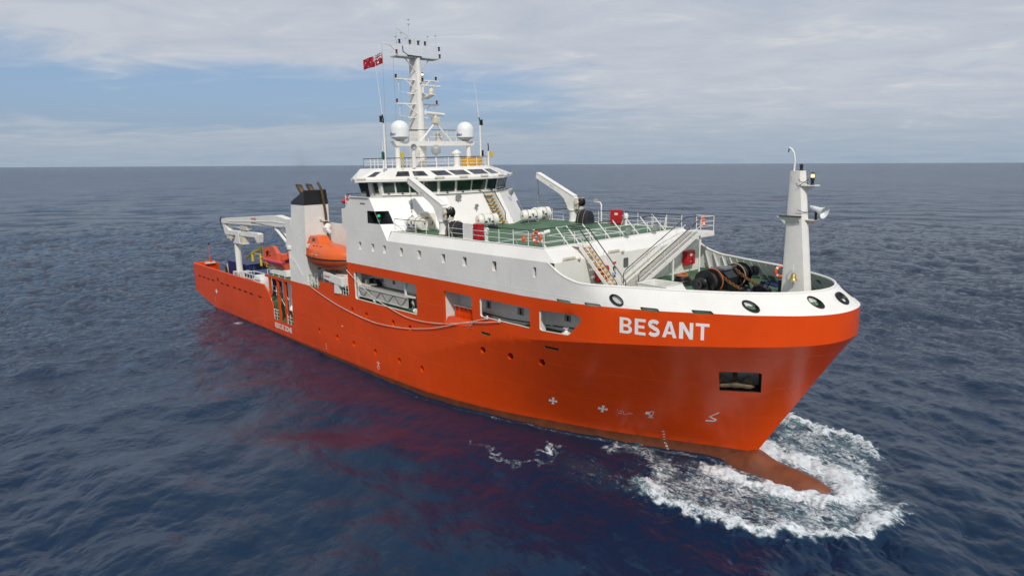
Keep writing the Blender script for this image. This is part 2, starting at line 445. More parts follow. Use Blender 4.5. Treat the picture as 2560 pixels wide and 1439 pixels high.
    idx = np.arange(na*nr).reshape(na, nr)
    i2 = np.roll(idx, -1, axis=0)
    q = np.stack([idx[:, :-1], idx[:, 1:], i2[:, 1:], i2[:, :-1]], -1).reshape(-1, 4)
    me = bpy.data.meshes.new('sea')
    me.vertices.add(len(co)); me.vertices.foreach_set('co', co.ravel())
    me.loops.add(q.size); me.loops.foreach_set('vertex_index', q[:, ::-1].ravel())
    me.polygons.add(len(q)); me.polygons.foreach_set('loop_start', np.arange(0, q.size, 4)); me.polygons.foreach_set('loop_total', np.full(len(q), 4))
    me.update(); me.validate()
    me.polygons.foreach_set('use_smooth', np.ones(len(q), bool))
    at = me.attributes.new('foam', 'FLOAT', 'POINT'); at.data.foreach_set('value', FO.ravel().astype(np.float32))
    ct = len(me.polygons)
    o = bpy.data.objects.new('sea', me); COL.objects.link(o)
    tag(o, kind='structure'); ASHORE.add(o.name)
    # material
    m = bpy.data.materials.new('sea_water'); m.use_nodes = True; t = m.node_tree; gg = G(t)
    b = t.nodes['Principled BSDF']; out = t.nodes['Material Output']
    geo = N(t.nodes, 'ShaderNodeNewGeometry'); pos = geo.outputs['Position']
    at = N(t.nodes, 'ShaderNodeAttribute', attribute_name='foam'); fo = at.outputs['Fac']
    x, y, zz = gg.sep(pos)
    dist = gg.vmath('DISTANCE', pos, tuple(CAM_LOC))
    wx = gg.math('ADD', gg.math('MULTIPLY', x, wd.y), gg.math('MULTIPLY', y, -wd.x))      # along the crests
    wy = gg.math('ADD', gg.math('MULTIPLY', x, wd.x), gg.math('MULTIPLY', y, wd.y))
    wv = gg.comb(gg.math('MULTIPLY', wx, .55), wy, 0.)
    n1 = gg.noise(wv, 2.6, 5, .62, .35)
    wv2 = gg.comb(gg.math('MULTIPLY', wx, .85), wy, 0.)
    n2 = gg.noise(wv2, .62, 6, .66, .3)
    n3 = gg.noise(wv, .16, 6, .66, .4)
    n4 = gg.noise(wv, .03, 5, .62, .3)
    patch = gg.noise(pos, .012, 3, .5)
    h = gg.math('MULTIPLY', gg.math('MULTIPLY', n1, .020), gg.ramp(dist, 40., 190., 1., 0.))
    h = gg.math('ADD', h, gg.math('MULTIPLY', gg.math('MULTIPLY', n2, 1.3), gg.math('MULTIPLY', gg.ramp(dist, 40., 120., .07, 1.), gg.ramp(dist, 500., 2600., 1., .5))))
    h = gg.math('ADD', h, gg.math('MULTIPLY', gg.math('MULTIPLY', n3, 4.2), gg.math('MULTIPLY', gg.ramp(dist, 90., 300., .0, 1.), gg.ramp(dist, 1500., 6000., 1., .6))))
    h = gg.math('ADD', h, gg.math('MULTIPLY', gg.math('MULTIPLY', n4, 20.), gg.ramp(dist, 700., 3500., 0., 1.)))
    h = gg.math('MULTIPLY', h, gg.ramp(patch, .3, .7, .75, 1.2))
    flow = gg.comb(gg.math('MULTIPLY', x, .62), y, zz)
    fa = gg.noise(flow, 1.15, 8, .62, .8)
    fv = gg.noise(flow, 6.5, 10, .70, .5)
    fr = gg.noise(flow, 1.9, 7, .60, 1.4)
    rid = gg.math('SUBTRACT', 1., gg.math('ABSOLUTE', gg.math('SUBTRACT', gg.math('MULTIPLY', fr, 2.), 1.)))
    rid = gg.math('POWER', rid, 7.)
    pat = gg.math('ADD', gg.math('ADD', gg.math('MULTIPLY', fa, .50), gg.math('MULTIPLY', fv, .42)), gg.math('MULTIPLY', rid, .20))
    thr = gg.math('SUBTRACT', .92, gg.math('MULTIPLY', fo, .60))
    fm = gg.ramp(pat, gg.math('SUBTRACT', thr, .09), gg.math('ADD', thr, .22))
    fm = gg.math('MULTIPLY', fm, gg.ramp(fo, .05, .2))
    aer = gg.math('MULTIPLY', gg.ramp(fo, .22, .85), gg.ramp(gg.noise(pos, .8, 6, .6, .8), .30, .62))
    wcol = gg.mix(aer, (.0026, .0185, .050), (.085, .155, .175))
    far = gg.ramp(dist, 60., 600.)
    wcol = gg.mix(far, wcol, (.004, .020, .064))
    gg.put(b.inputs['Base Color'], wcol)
    gg.put(b.inputs['Roughness'], gg.ramp(dist, 60., 900., .05, .12))
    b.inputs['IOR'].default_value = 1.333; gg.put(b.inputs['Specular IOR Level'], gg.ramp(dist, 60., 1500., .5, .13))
    bp = N(t.nodes, 'ShaderNodeBump'); bp.inputs['Strength'].default_value = 1.; bp.inputs['Distance'].default_value = 1.
    t.links.new(h, bp.inputs['Height']); t.links.new(bp.outputs[0], b.inputs['Normal'])
    fb = N(t.nodes, 'ShaderNodeBsdfDiffuse'); gg.put(fb.inputs['Color'], gg.mix(gg.ramp(fv, .35, .75), (.56, .62, .66), (.84, .86, .86)))
    b2 = N(t.nodes, 'ShaderNodeBump'); b2.inputs['Strength'].default_value = .6; b2.inputs['Distance'].default_value = .10
    t.links.new(fv, b2.inputs['Height']); t.links.new(b2.outputs[0], fb.inputs['Normal'])
    mx = N(t.nodes, 'ShaderNodeMixShader'); t.links.new(fm, mx.inputs[0]); t.links.new(b.outputs[0], mx.inputs[1]); t.links.new(fb.outputs[0], mx.inputs[2])
    t.links.new(mx.outputs[0], out.inputs['Surface'])
    me.materials.append(m)
    return o
make_sea()
# ------------------------------------------------------------------ hull form (starboard surface over length u and height z)
def interp(tab,x):
    if x<=tab[0][0]: return tab[0][1]
    for (a,b),(c,d) in zip(tab,tab[1:]):
        if x<=c: return b+(d-b)*(x-a)/(c-a)
    return tab[-1][1]
def catmull(pts,n=8):
    out=[]
    P=[pts[0]]+list(pts)+[pts[-1]]
    for i in range(1,len(P)-2):
        p0,p1,p2,p3=P[i-1],P[i],P[i+1],P[i+2]
        for k in range(n):
            t=k/n
            out.append(tuple(.5*((2*b)+(-a+c)*t+(2*a-5*b+4*c-d)*t*t+(-a+3*b-3*c+d)*t**3) for a,b,c,d in zip(p0,p1,p2,p3)))
    out.append(tuple(pts[-1])); return out
UB=-24.0   # start of bow region; u==X aft of it
def arc(poly):
    L=[0]
    for a,b in zip(poly,poly[1:]): L.append(L[-1]+math.dist(a,b))
    return L
# band plan (X, half breadth)
_band=catmull([(-24,8),(-20,8),(-16,8),(-12,8),(-9.2,7.99),(-7,7.88),(-4.6,7.42),(-2.1,6.72),(.55,5.56),(2.1,4.6),(3.43,3.52),(4.14,2.82),(4.66,2.1),(4.98,1.35),(5.13,.66),(5.17,0)],8)
_wl=catmull([(-24,7.78),(-20.7,7.3),(-16.8,6.5),(-13,5.3),(-9.07,3.95),(-5.04,2.2),(-1.95,.82),(-.35,.17),(0,0)],8)
_top=catmull([(-24,8),(-20,8),(-16,8),(-12,8),(-9.2,7.99),(-7,7.82),(-4.9,6.98),(-2.2,5.95),(.1,4.82),(1.03,4.25),(2.0,3.55),(2.75,2.85),(3.4,1.9),(3.8,.9),(3.92,0)],8)
def mk(poly):
    L=arc(poly); return poly,L
_B,_W,_T=mk(_band),mk(_wl),mk(_top)
BL=_B[1][-1]; UT=UB+BL   # u at tip
def at(c,s):
    poly,L=c; d=s*L[-1]
    lo,hi=0,len(L)-1
    while hi-lo>1:
        m=(lo+hi)//2
        if L[m]<=d: lo=m
        else: hi=m
    t=(d-L[lo])/max(1e-9,L[hi]-L[lo]); a,b=poly[lo],poly[hi]
    return (a[0]+(b[0]-a[0])*t,a[1]+(b[1]-a[1])*t)
def bandX(u): return u if u<UB else at(_B,(u-UB)/BL)[0]
_zk=catmull([(-24,3.5),(-22,4.15),(-20,4.9),(-17.58,5.69),(-15.2,6.29),(-12.98,6.75),(-10.4,7.17),(-6.44,7.69),(-3,8.03),(1,8.32),(4.36,8.45),(6.48,8.54),(8.6,8.6)],5)
def zk(u): return interp(_zk,u) if u>UB else 3.5
def zr(u): return 9.79+.33*max(0,min(1,(bandX(u)+12)/12))
def hp(u,z):
    """starboard hull surface, returns (X,Y,Z) with Y negative"""
    k,r=zk(u),zr(u)
    if u<=UB:
        w=(u,interp([(-78,8.0),(-60,8.0),(-30,8.0),(-24,7.78)],u)); b=(u,8.0); t=b
    else:
        s=(u-UB)/BL; w=at(_W,s); b=at(_B,s); t=at(_T,s)
    z0=.33
    if z<z0:
        f=max(0.,1-.03*(z0-z)); return (w[0],-w[1]*f,z)
    if z<k:
        q=((z-z0)/(k-z0)); g=q**1.12
        return (w[0]+(b[0]-w[0])*q,-(w[1]+(b[1]-w[1])*g),z)
    if z<r: return (b[0],-b[1],z)
    zt=11.1
    q=min(1.,max(0,(z-r)/(zt-r)))
    if u<UB+14: q*=0 if u<UB+13 else (u-UB-13)
    return (b[0]+(t[0]-b[0])*q,-(b[1]+(t[1]-b[1])*q),z)
ZA, ZB, ZF, ZU, ZW = 3.7, 6.66, 9.88, 12.9, 14.75
ship = thing('ship', 'large offshore support ship with orange hull, white superstructure and black-topped funnel', 'ship')

def in_poly1(x, y, P):
    r = False; n = len(P)
    for i in range(n):
        ax, ay = P[i]; bx, by = P[(i+1) % n]
        if (ay > y) != (by > y) and x < (bx-ax)*(y-ay)/(by-ay)+ax: r = not r
    return r
def dens(P, d, closed=True):
    out = []
    for i in range(len(P) if closed else len(P)-1):
        a, b = P[i], P[(i+1) % len(P)]; n = max(1, int(math.dist(a, b)/d))
        out += [(a[0]+(b[0]-a[0])*k/n, a[1]+(b[1]-a[1])*k/n) for k in range(n)]
    if not closed: out.append(P[-1])
    return out
def rrect(x0, z0, x1, z1, r, n=4):
    out = []
    for cx, cz, a in ((x1-r, z1-r, 0), (x0+r, z1-r, 90), (x0+r, z0+r, 180), (x1-r, z0+r, 270)):
        for k in range(n+1):
            t = R(a+90*k/n); out.append((cx+r*math.cos(t), cz+r*math.sin(t)))
    return out
def ell(cx, cz, a, b, n=20): return [(cx+a*math.cos(2*math.pi*k/n), cz+b*math.sin(2*math.pi*k/n)) for k in range(n)]
def cdt(outer, holes=(), lines=(), pts=()):
    V = []; E = []
    def loop(P, closed):
        b = len(V); V.extend(Vector(p) for p in P); n = len(P)
        E.extend((b+i, b+(i+1) % n) for i in range(n if closed else n-1))
    loop(outer, True)
    for hh in holes: loop(hh, True)
    for ln in lines: loop(ln, False)
    V.extend(Vector(p) for p in pts)
    v, e, f, *_ = delaunay_2d_cdt(V, E, [], 0, 1e-4)
    keep = []
    for t in f:
        c = (v[t[0]]+v[t[1]]+v[t[2]])/3
        if in_poly1(c.x, c.y, outer) and not any(in_poly1(c.x, c.y, hh) for hh in holes): keep.append(tuple(t))
    return v, keep

_zt = [(-9.3,12.15),(-8.9,11.92),(-8.4,11.62),(-7.9,11.42),(-7.34,11.27),(-6.9,11.17),(-6.4,11.12),(-5,11.1),(UT,11.1)]
def ztop(u): return interp(_zt, u)
top_bow = [(u, ztop(u)) for u in (-9.3,-9.1,-8.9,-8.65,-8.4,-8.15,-7.9,-7.6,-7.34,-7.1,-6.9,-6.65,-6.4)] + [(u, 11.1) for u in np.linspace(-6, UT, 40)]
stem_side = [(UT, z) for z in np.linspace(11.1, -1.6, 40)][1:]
bottom = [(u, -1.6) for u in np.linspace(UT, -64, 60)][1:]
outer = ([(-77.85,1.9),(-77.85,5.53),(-54.26,5.36),(-52.98,4.4),(-52.28,3.4),(-52.36,1.88),(-47.45,1.88),(-47.12,6.24),(-47.2,6.34),(-47.36,6.4),(-53.74,6.4),(-53.8,6.70),
          (-43.4,6.70),(-41.35,6.66),(-40.95,6.74),(-40.75,6.95),(-40.65,7.45),(-37.62,7.49),(-37.6,6.84),(-37.5,6.70),(-37.3,6.65),(-35.45,6.65),(-35.2,6.72),(-35.1,6.9),
          (-35.1,9.9),(-34.95,11.5),(-34.78,12.73),(-35.45,12.76),(-35.38,14.5),(-34.8,14.55),(-33.65,15.57),(-30.6,15.57),(-28.14,12.15)]
         + [(u, 12.15) for u in np.linspace(-27, -9.8, 14)] + top_bow + stem_side + bottom + [(-66.5,-1.6),(-69,-.05),(-71.2,.62),(-75.2,1.3)])
op1 = rrect(-33.92, 6.63, -24.32, 9.05, .16); op2 = rrect(-20.76, 6.60, -17.42, 9.03, .2)
op3 = rrect(-16.55, 7.74, -11.53, 9.04, .16)
op4 = [(-10.66,7.9),(-10.66,8.95),(-10.6,9.03),(-10.5,9.07),(-7.6,9.21),(-7.4,9.16),(-7.27,9.05),(-7.22,8.92),(-7.27,8.8),(-8.14,7.92),(-8.25,7.86),(-10.45,7.77),(-10.6,7.82)]
PH = [(-41.5,2.38),(-37.9,2.35),(-34.8,2.31),(-31.1,2.28),(-27.4,2.25),(-24.2,2.25),(-34.66,5.45),(-32.22,5.4),(-27.95,5.38),(-25.47,5.34)]
PHB = [(-16.37,5.27),(-13.44,5.3),(-10.36,5.38)]
portholes = [ell(x, z, .25, .28) for x, z in PH] + [ell(x, z, .30, .27) for x, z in PHB]
WN = [-32.57,-30.47,-28.65,-26.17,-23.68,-20.61,-18.11,-14.91,-10.95]
windows = [rrect(x-.23, 11.11, x+.23, 11.76, .07, 3) for x in WN]
FP = [(-75.68,4.0),(-74,4.0),(-72.37,3.98),(-70.67,3.98),(-67.41,3.95),(-65.53,3.96),(-63.22,3.94),(-61.61,3.92),(-59.85,3.89),(-58.12,3.87),(-55.61,3.85)]
freeports = [rrect(x-.5, z-.10, x+.5, z+.10, .05, 2) for x, z in FP]
SL = [(-9.1,-7.98),(-6.92,-5.82),(-3.34,-2.28),(-.47,.62)]
slots = [rrect(a, zr((a+b)/2)-.045, b, zr((a+b)/2)+.125, .08, 3) for a, b in SL]
slots2 = [rrect(-16.54,6.49,-15.52,6.68,.05,2), rrect(-10.2,6.60,-8.95,6.78,.05,2)]
HW = [(-4.6,10.4,.37,.29),(2.87,10.53,.36,.26),(6.5,10.68,.34,.26)]
hawses = [ell(*h, 24) for h in HW]
ahole = ell(-68.8,4.33,.22,.26)
anchor = [(1.82,6.5),(2.02,6.56),(4.1,6.56),(4.28,6.48),(5.16,5.08),(2.6,5.08)]
blackp = [(-31.0,14.5),(-31.05,13.45),(-27.95,13.45),(-28.75,14.5)]
# the light screen reaches past the edge of the side plating, so only its part on the flat side is cut out
blackp = [(-31.0,14.48),(-31.05,13.45),(-29.14,13.45),(-29.87,14.48)]
vent = rrect(-32.12,14.95,-31.32,15.1,.02,1)
HOLES = [op1, op2, op3, op4] + portholes + windows + freeports + slots + slots2 + hawses + [ahole, anchor, blackp, vent]

def seq(a, b, s): return [a + s*i for i in range(int((b-a)/s)+1)]
gp = []
for u in seq(-76, -25, 3.0):
    for z in seq(-1, 15, 1.5): gp.append((u+.013, z+.017))
for u in seq(-24, UT-.1, .42):
    for z in seq(-1.3, 12.1, .42): gp.append((u+.007, z+.011))
allh = HOLES
gp = [p for p in gp if in_poly1(*p, outer) and not any(in_poly1(*p, h) for h in allh)]
lines = [[(u, .42) for u in np.linspace(-69.9, UT-.001, 150)],
         [(u, zk(u)) for u in np.linspace(-24, UT-.001, 70)],
         [(u, zr(u)) for u in np.linspace(-35.095, UT-.001, 90)]]
sv, sf = cdt(dens(outer, 1.2), HOLES, lines, gp)
def S3(u, z, sg=1):
    x, y, zz = hp(min(u, UT), z); return (x, y*sg, zz)
def inward(u, z, sg=1):
    if u < -9.5: return Vector((0, sg, 0))
    a = Vector(S3(u-.05, z, sg)); b = Vector(S3(min(u+.05, UT), z, sg)); t = b-a
    n = Vector((t.y, -t.x, 0)).normalized()
    if n.y*sg < 0: n = -n
    return n
for sg in (1, -1):
    hb, sb = MB(), MB(); hmap, smap = {}, {}
    for t in sf:
        cu_ = sum(sv[i].x for i in t)/3; cz_ = sum(sv[i].y for i in t)/3
        red = zr(cu_)
        mi = 0 if cz_ < .42 else (1 if cz_ < red else 2)
        tgt, mp = (sb, smap) if (mi == 2 and cu_ < -9.3) else (hb, hmap)
        ids = []
        for i in t:
            if i not in mp: mp[i] = len(tgt.v); tgt.v.append(S3(sv[i].x, sv[i].y, sg))
            ids.append(mp[i])
        tgt.f.append(tuple(ids) if sg > 0 else tuple(ids[::-1])); tgt.m.append(0 if tgt is sb else mi)
    h = hb.build('hull', ['boot_brown', 'hull_red', 'white'], ship, smooth=22, fix=False)
    sd = sb.build('superstructure_side', 'white', ship, smooth=30, fix=False)
    if sg > 0: HULL, SIDE = h, sd
    # lining of the openings
    def lining(loop, d, mats, name, parent, back=None, label=None, inset=0.):
        mb = MB(); a = [Vector(S3(u, z, sg)) for u, z in loop]; n = len(loop)
        b = [p+inward(u, z, sg)*d for p, (u, z) in zip(a, loop)]
        mb.add(a+b, [(i, (i+1) % n, n+(i+1) % n, n+i) for i in range(n)], 0)
        if back is not None: mb.poly(b, back)
        o = mb.build(name, mats, parent, fix=True)
        if label: o['label'] = label
        return o
    for q in portholes: lining(q, .30, ['hull_red', 'glass_dark'], 'porthole', h, 1)
    for q in windows: lining(q, .26, ['white_plain', 'glass_grey'], 'window', sd, 1)
    for q in freeports: lining(q, .14, ['recess_dark'], 'freeing_port', h)
    for q in slots: lining(q, .40, ['deck_green', 'deck_green'], 'scupper', h, 1)
    for q in slots2: lining(q, .30, ['deck_green', 'deck_green'], 'scupper', h, 1)
    lining(ahole, .2, ['black'], 'mooring_hole', h)
    lining(vent, .06, ['pad_grey', 'pad_grey'], 'vent_grille', sd, 1)
    for q, mt in ((op1, 'white_plain'), (op2, 'hull_red'), (op3, 'white_plain'), (op4, 'white_plain')): lining(q, .16, [mt], 'opening_frame', h)
    for (u, z, a, b) in HW:
        mb = MB(); L_ = ell(u, z, a, b, 24)
        rings = []
        for k, (off, sc) in enumerate(((.04, 1.10), (-.05, 1.07), (-.05, .98), (.06, .84), (.25, .74))):
            rings.append([tuple(Vector(S3(min(u+(p-u)*sc, UT), z+(q-z)*sc, sg))+inward(u, z, sg)*off) for p, q in L_])
        mb.loft(rings, caps=False); mb.poly(rings[-1], 1); mb.build('hawse_pipe', ['cast_black', 'deck_green'], h, smooth=50)
    mb = MB(); b0 = [Vector(S3(u, z, sg)) for u, z in anchor]; n = len(b0); b1 = [p+inward(3.2, 5.8, sg)*1.3 for p in b0]
    mb.add(b0+b1, [(i, (i+1) % n, n+(i+1) % n, n+i) for i in range(n)], 0); mb.poly(b1, 1); mb.build('anchor_pocket', ['recess_dark', 'grey_white'], h)
# keel side plates closing the hull under water, transom and stern underside
mb = MB()
bot = [(-77.85,1.9),(-75.2,1.3),(-71.2,.62),(-69,-.05),(-66.5,-1.6)] + [(u, -1.6) for u in np.linspace(-60, UT, 40)]
ra = [S3(u, z, 1) for u, z in bot]; rb = [S3(u, z, -1) for u, z in bot]
for i in range(len(bot)-1): mb.add([ra[i], ra[i+1], rb[i+1], rb[i]], [(0,1,2,3)], 1 if i < 2 else 0)
for sg in (1, -1):      # transom is open in the middle above the working deck
    mb.box((-77.9, -8*sg, 1.9), (-77.7, -5.25*sg, 5.53), 1)
mb.box((-77.9, -5.25, 1.9), (-77.7, 5.25, ZA-.02), 1)
mb.build('hull_bottom', ['boot_brown', 'hull_red'], ship)
# bulb
mb = MB(); rings = []
for X in (-5,-3,-2,-1,-.5,-.2,.1,.4,.7,1,1.5,2,2.5,3,3.4,3.8,4.4,4.8,5.1,5.3,5.39):
    t = max(0, (X-2.4)/3.0); k = math.sqrt(max(.0004, 1-t**2.6)) if t > 0 else 1
    ry = 1.5*k*(1 if X > 0 else 1-.09*(-X)); rz = 1.62*k; cz = -1.34-.075*max(0, X)
    ring = []
    for j in range(28):
        a = 2*math.pi*j/28; bump = .34*math.exp(-((X-.1)/.75)**2) if math.sin(a) > 0 else 0
        ring.append((X, ry*math.copysign(abs(math.cos(a))**.92, math.cos(a))*(1-.42*max(0, math.sin(a))), cz+(rz+bump)*math.sin(a)))
    rings.append(ring)
# ridge that carries the stem down onto the bulb
mb.loft(rings); mb.build('bulbous_bow', 'boot_brown', ship, smooth=60)
mb = MB(); rr = []
for z, x, w in ((1.6,.35,.06),(1.0,.12,.10),(.6,.05,.2),(.33,.10,.34),(.1,.16,.5),(-.3,.2,.6)):
    rr.append([(x, 0, z), (x-.25, w*.7, z), (x-1.4, w, z), (x-1.4, -w, z), (x-.25, -w*.7, z)])
mb.loft(rr); mb.m = [0 if max(mb.v[i][2] for i in f) <= .75 else 1 for f in mb.f]
mb.build('stem_fairing', ['boot_brown', 'hull_red'], ship, smooth=60)

# bow bulwark: inner plating, capping, stiffeners
for sg in (1, -1):
    us = list(np.linspace(-9.25, UT, 70))
    mb = MB(); V = []
    for u in us:
        i_ = inward(min(u, UT-.08), 10.5, sg); zt_ = ztop(u)
        p0 = Vector(S3(u, ZF-.1, sg))+i_*.12; p1 = Vector(S3(u, zt_, sg))+i_*.10; V.append((p0, p1))
    for a, b in zip(V, V[1:]): mb.add([a[0], b[0], b[1], a[1]], [(0,1,2,3)])
    BW = mb.build('bulwark_lining', 'grey_white', ship, smooth=40)
    cap = [Vector(S3(u, ztop(u), sg))+inward(min(u, UT-.08), 10.5, sg)*.06 for u in us]
    mb = MB(); mb.tube(cap, .085, 8); mb.build('bulwark_rail', 'white_plain', ship, smooth=60)
    for u in seq(-8.2, UT-.5, .78):
        i_ = inward(u, 10.5, sg); t_ = Vector((-i_.y, i_.x, 0))*.012; zt_ = ztop(u)-.09
        a = Vector(S3(u, ZF, sg))+i_*.12; b = Vector(S3(u, zt_, sg))+i_*.12
        mb = MB(); mb.prism([tuple(a-t_), tuple(a+i_*.34-t_), tuple(b+i_*.09-t_), tuple(b-t_)], tuple(t_*2)); mb.build('stiffener', 'grey_white', BW)
# central fairlead on the stem head
mb = MB(); nrm = Vector((.70, 0, .72)).normalized(); c0 = Vector((4.55, 0, 10.66))
mb.lathe([(.52,-.05),(.50,.06),(.40,.10),(.30,.02),(.22,-.10),(.0,-.12)], c0, nrm, 28)
for i, v in enumerate(mb.v):
    d = Vector(v)-c0; d.y *= 1.0; mb.v[i] = tuple(c0+d*.85)
mb.build('hawse_pipe', 'cast_black', ship, smooth=50)

# aft bulwark inner plating and capping
for sg in (1, -1):
    mb = MB(); mb.box((-77.6, -7.86*sg, ZA-.1), (-54.4, -7.80*sg, 5.38)); mb.box((-77.68, -7.8*sg, ZA-.1), (-77.62, -5.27*sg, 5.42))
    bl = mb.build('bulwark_lining', 'hull_red', ship)
    mb = MB(); mb.tube([(-77.8,-5.25*sg,5.53),(-77.8,-7.93*sg,5.55),(-54.26,-7.93*sg,5.38),(-52.98,-7.93*sg,4.42),(-52.28,-7.93*sg,3.42),(-52.36,-7.93*sg,1.9)], .075, 8)
    mb.build('bulwark_rail', 'hull_red', ship, smooth=50)
    for x in seq(-76.5, -55, 1.25):
        mb = MB(); mb.prism([(x, -7.8*sg, ZA), (x, -7.45*sg, ZA), (x, -7.7*sg, 5.3), (x, -7.8*sg, 5.3)], (.03, 0, 0)); mb.build('stiffener', 'hull_red', bl)
    for y in seq(5.6, 7.7, .5):
        mb = MB(); mb.prism([(-77.6, -y*sg, ZA), (-77.3, -y*sg, ZA), (-77.52, -y*sg, 5.3), (-77.6, -y*sg, 5.3)], (0, .03, 0)); mb.build('stiffener', 'hull_red', bl)
    mb = MB(); mb.box((-77.9,-5.3*sg,ZA-.1),(-76.2,-5.2*sg,5.4)); mb.build('bulwark_end', 'hull_red', ship)

# decks
def half(us, z, d=.10): return [tuple(Vector(S3(u, z+.02, 1))+inward(min(u, UT-.08), z, 1)*d) for u in us]
def deck(name, pts, z, m='deck_green', t=.06):
    mb = MB(); P = [(p[0], p[1], z-t) for p in pts] + [(p[0], -p[1], z-t) for p in reversed(pts)]
    mb.prism(P, (0, 0, t)); return mb.build(name, m, ship)
deck('foredeck', half(list(np.linspace(-9.3, UT-.02, 40)), ZF, .14), ZF)
deck('working_deck', [(-77.7,-7.85),(-53.6,-7.85)], ZA)
mb = MB(); mb.box((-53.6,-5.4,ZA-.06),(-35,5.4,ZA)); mb.build('working_deck', 'deck_green', ship)
for sg in (1, -1):
    mb = MB(); mb.box((-53.6,-7.94*sg,ZB-.07),(-34.6,-4.6*sg,ZB-.02)); mb.build('boat_deck', 'deck_green', ship)
    mb = MB(); mb.box((-52.3,-7.95*sg,1.80),(-47.4,-5.2*sg,1.86)); mb.build('rescue_platform', 'deck_green', ship)
UD = [(-35.0,-7.5),(-10.6,-7.5)]
deck('upper_deck', UD, ZU, t=.12)
deck('bridge_wing_deck', [(-35.2,-7.85),(-30.9,-7.85),(-27.8,-3.05)], ZW)

# sloping shoulder, front bulkhead and its sloping brow
for sg in (1, -1):
    mb = MB(); mb.poly([(-28.14,-8*sg,12.15),(-9.3,-7.985*sg,12.15),(-10.62,-7.5*sg,ZU+.01),(-28.14,-7.5*sg,ZU+.01)])
    mb.build('shoulder_plating', 'white', ship)
mb = MB()
mb.poly([(-9.3,-7.985,12.15),(-9.3,7.985,12.15),(-10.62,7.5,ZU+.01),(-10.62,-7.5,ZU+.01)])
FBH = [( -9.3,-7.95,ZF-.05),(-9.3,7.95,ZF-.05),(-9.3,7.985,12.15),(-9.3,-7.985,12.15)]
mb.poly(FBH)
FRONT = mb.build('front_bulkhead', 'white', ship)
mb = MB(); mb.tube([(-10.62,-7.5,ZU+.02),(-10.62,7.5,ZU+.02)], .05, 6); mb.tube([(-10.62,-7.5,ZU+.02),(-28,-7.5,ZU+.02)], .05, 6); mb.tube([(-10.62,7.5,ZU+.02),(-28,7.5,ZU+.02)], .05, 6); mb.build('deck_edge', 'white_plain', ship, smooth=60)
# aft ends of the accommodation block
mb = MB()
mb.poly([(-34.95,-7.97,ZB),(-34.95,7.97,ZB),(-34.85,7.97,12.73),(-34.85,-7.97,12.73)])
mb.box((-35.35,-7.95,12.74),(-34.8,7.95,12.8)); mb.poly([(-35.3,-7.96,14.5),(-35.3,7.96,14.5),(-35.35,7.96,12.8),(-35.35,-7.96,12.8)])
mb.poly([(-34.9,-7.7,14.6),(-34.9,7.7,14.6),(-34.9,7.7,ZW),(-34.9,-7.7,ZW)])
mb.build('aft_bulkhead', 'white', ship)

# side passages seen through the big openings
for sg in (1, -1):
    mb = MB()
    mb.box((-34.6,-7.84*sg,6.52),(-13.2,-6.32*sg,6.58), 1); mb.box((-13.2,-7.5*sg,7.42),(-7.2,-6.32*sg,7.48), 1)
    mb.box((-34.6,-6.36*sg,6.5),(-13.2,-6.28*sg,9.6)); mb.box((-13.2,-6.36*sg,7.4),(-7.2,-6.28*sg,9.6)); mb.box((-34.6,-7.84*sg,9.5),(-9.3,-6.3*sg,9.6)); mb.box((-34.9,-7.9*sg,6.5),(-34.6,-6.3*sg,9.6)); mb.box((-7.25,-7.2*sg,7.7),(-7.15,-6.3*sg,9.5))
    mb.box((-24.0,-7.84*sg,6.5),(-23.9,-6.3*sg,9.5)); mb.box((-21.0,-7.84*sg,6.5),(-20.9,-6.3*sg,9.5)); mb.box((-17.3,-7.84*sg,6.5),(-17.2,-6.3*sg,7.2)); mb.box((-11.2,-7.8*sg,7.5),(-11.0,-7.1*sg,9.5))
    sp = mb.build('side_passage', ['white_plain', 'deck_green'], ship)
    for (x, z, w, hh) in ((-17.56,8.16,.46,.56),(-14.17,8.18,.56,.5),(-9.74,8.4,.5,.4),(-31.9,8.3,.3,.3),(-30.07,8.3,.4,.3),(-28.27,8.3,.4,.35)):
        mb = MB(); mb.cbox((x,-6.39*sg,z),(w,.05,hh)); mb.cbox((x+.1*w,-6.425*sg,z),(w*.3,.03,hh*.8),1); mb.build('window', ['pad_grey','glass_dark'], sp)
    for pts in ([(-18.1,7.5),(-15.4,7.47),(-13.3,7.58),(-11.3,7.68)], [(-11.0,7.72),(-9.1,7.85)], [(-32,7.73),(-28,7.74)]):
        mb = MB(); mb.tube([(x,-6.45*sg,z) for x, z in pts], .035, 6); mb.build('handrail', 'dark_rail', sp, smooth=60)
# bulwark door recess in the second opening
mb = MB(); mb.box((-20.74,-7.05,6.6),(-17.44,-7.0,7.78)); mb.prism([(-20.72,-7.9,6.62),(-17.44,-7.9,6.62),(-17.44,-7.75,7.12),(-20.4,-7.75,7.12),(-20.72,-7.75,7.0)],(0,.3,0))
for x in seq(-20.5,-17.6,.55): mb.box((x,-7.14,6.6),(x+.05,-7.05,7.74))
mb.build('bulwark_gate', 'hull_red', ship)
mb = MB(); mb.box((-20.76,-7.12,7.78),(-17.42,-6.95,7.84)); mb.build('gate_rail', 'white_plain', ship)
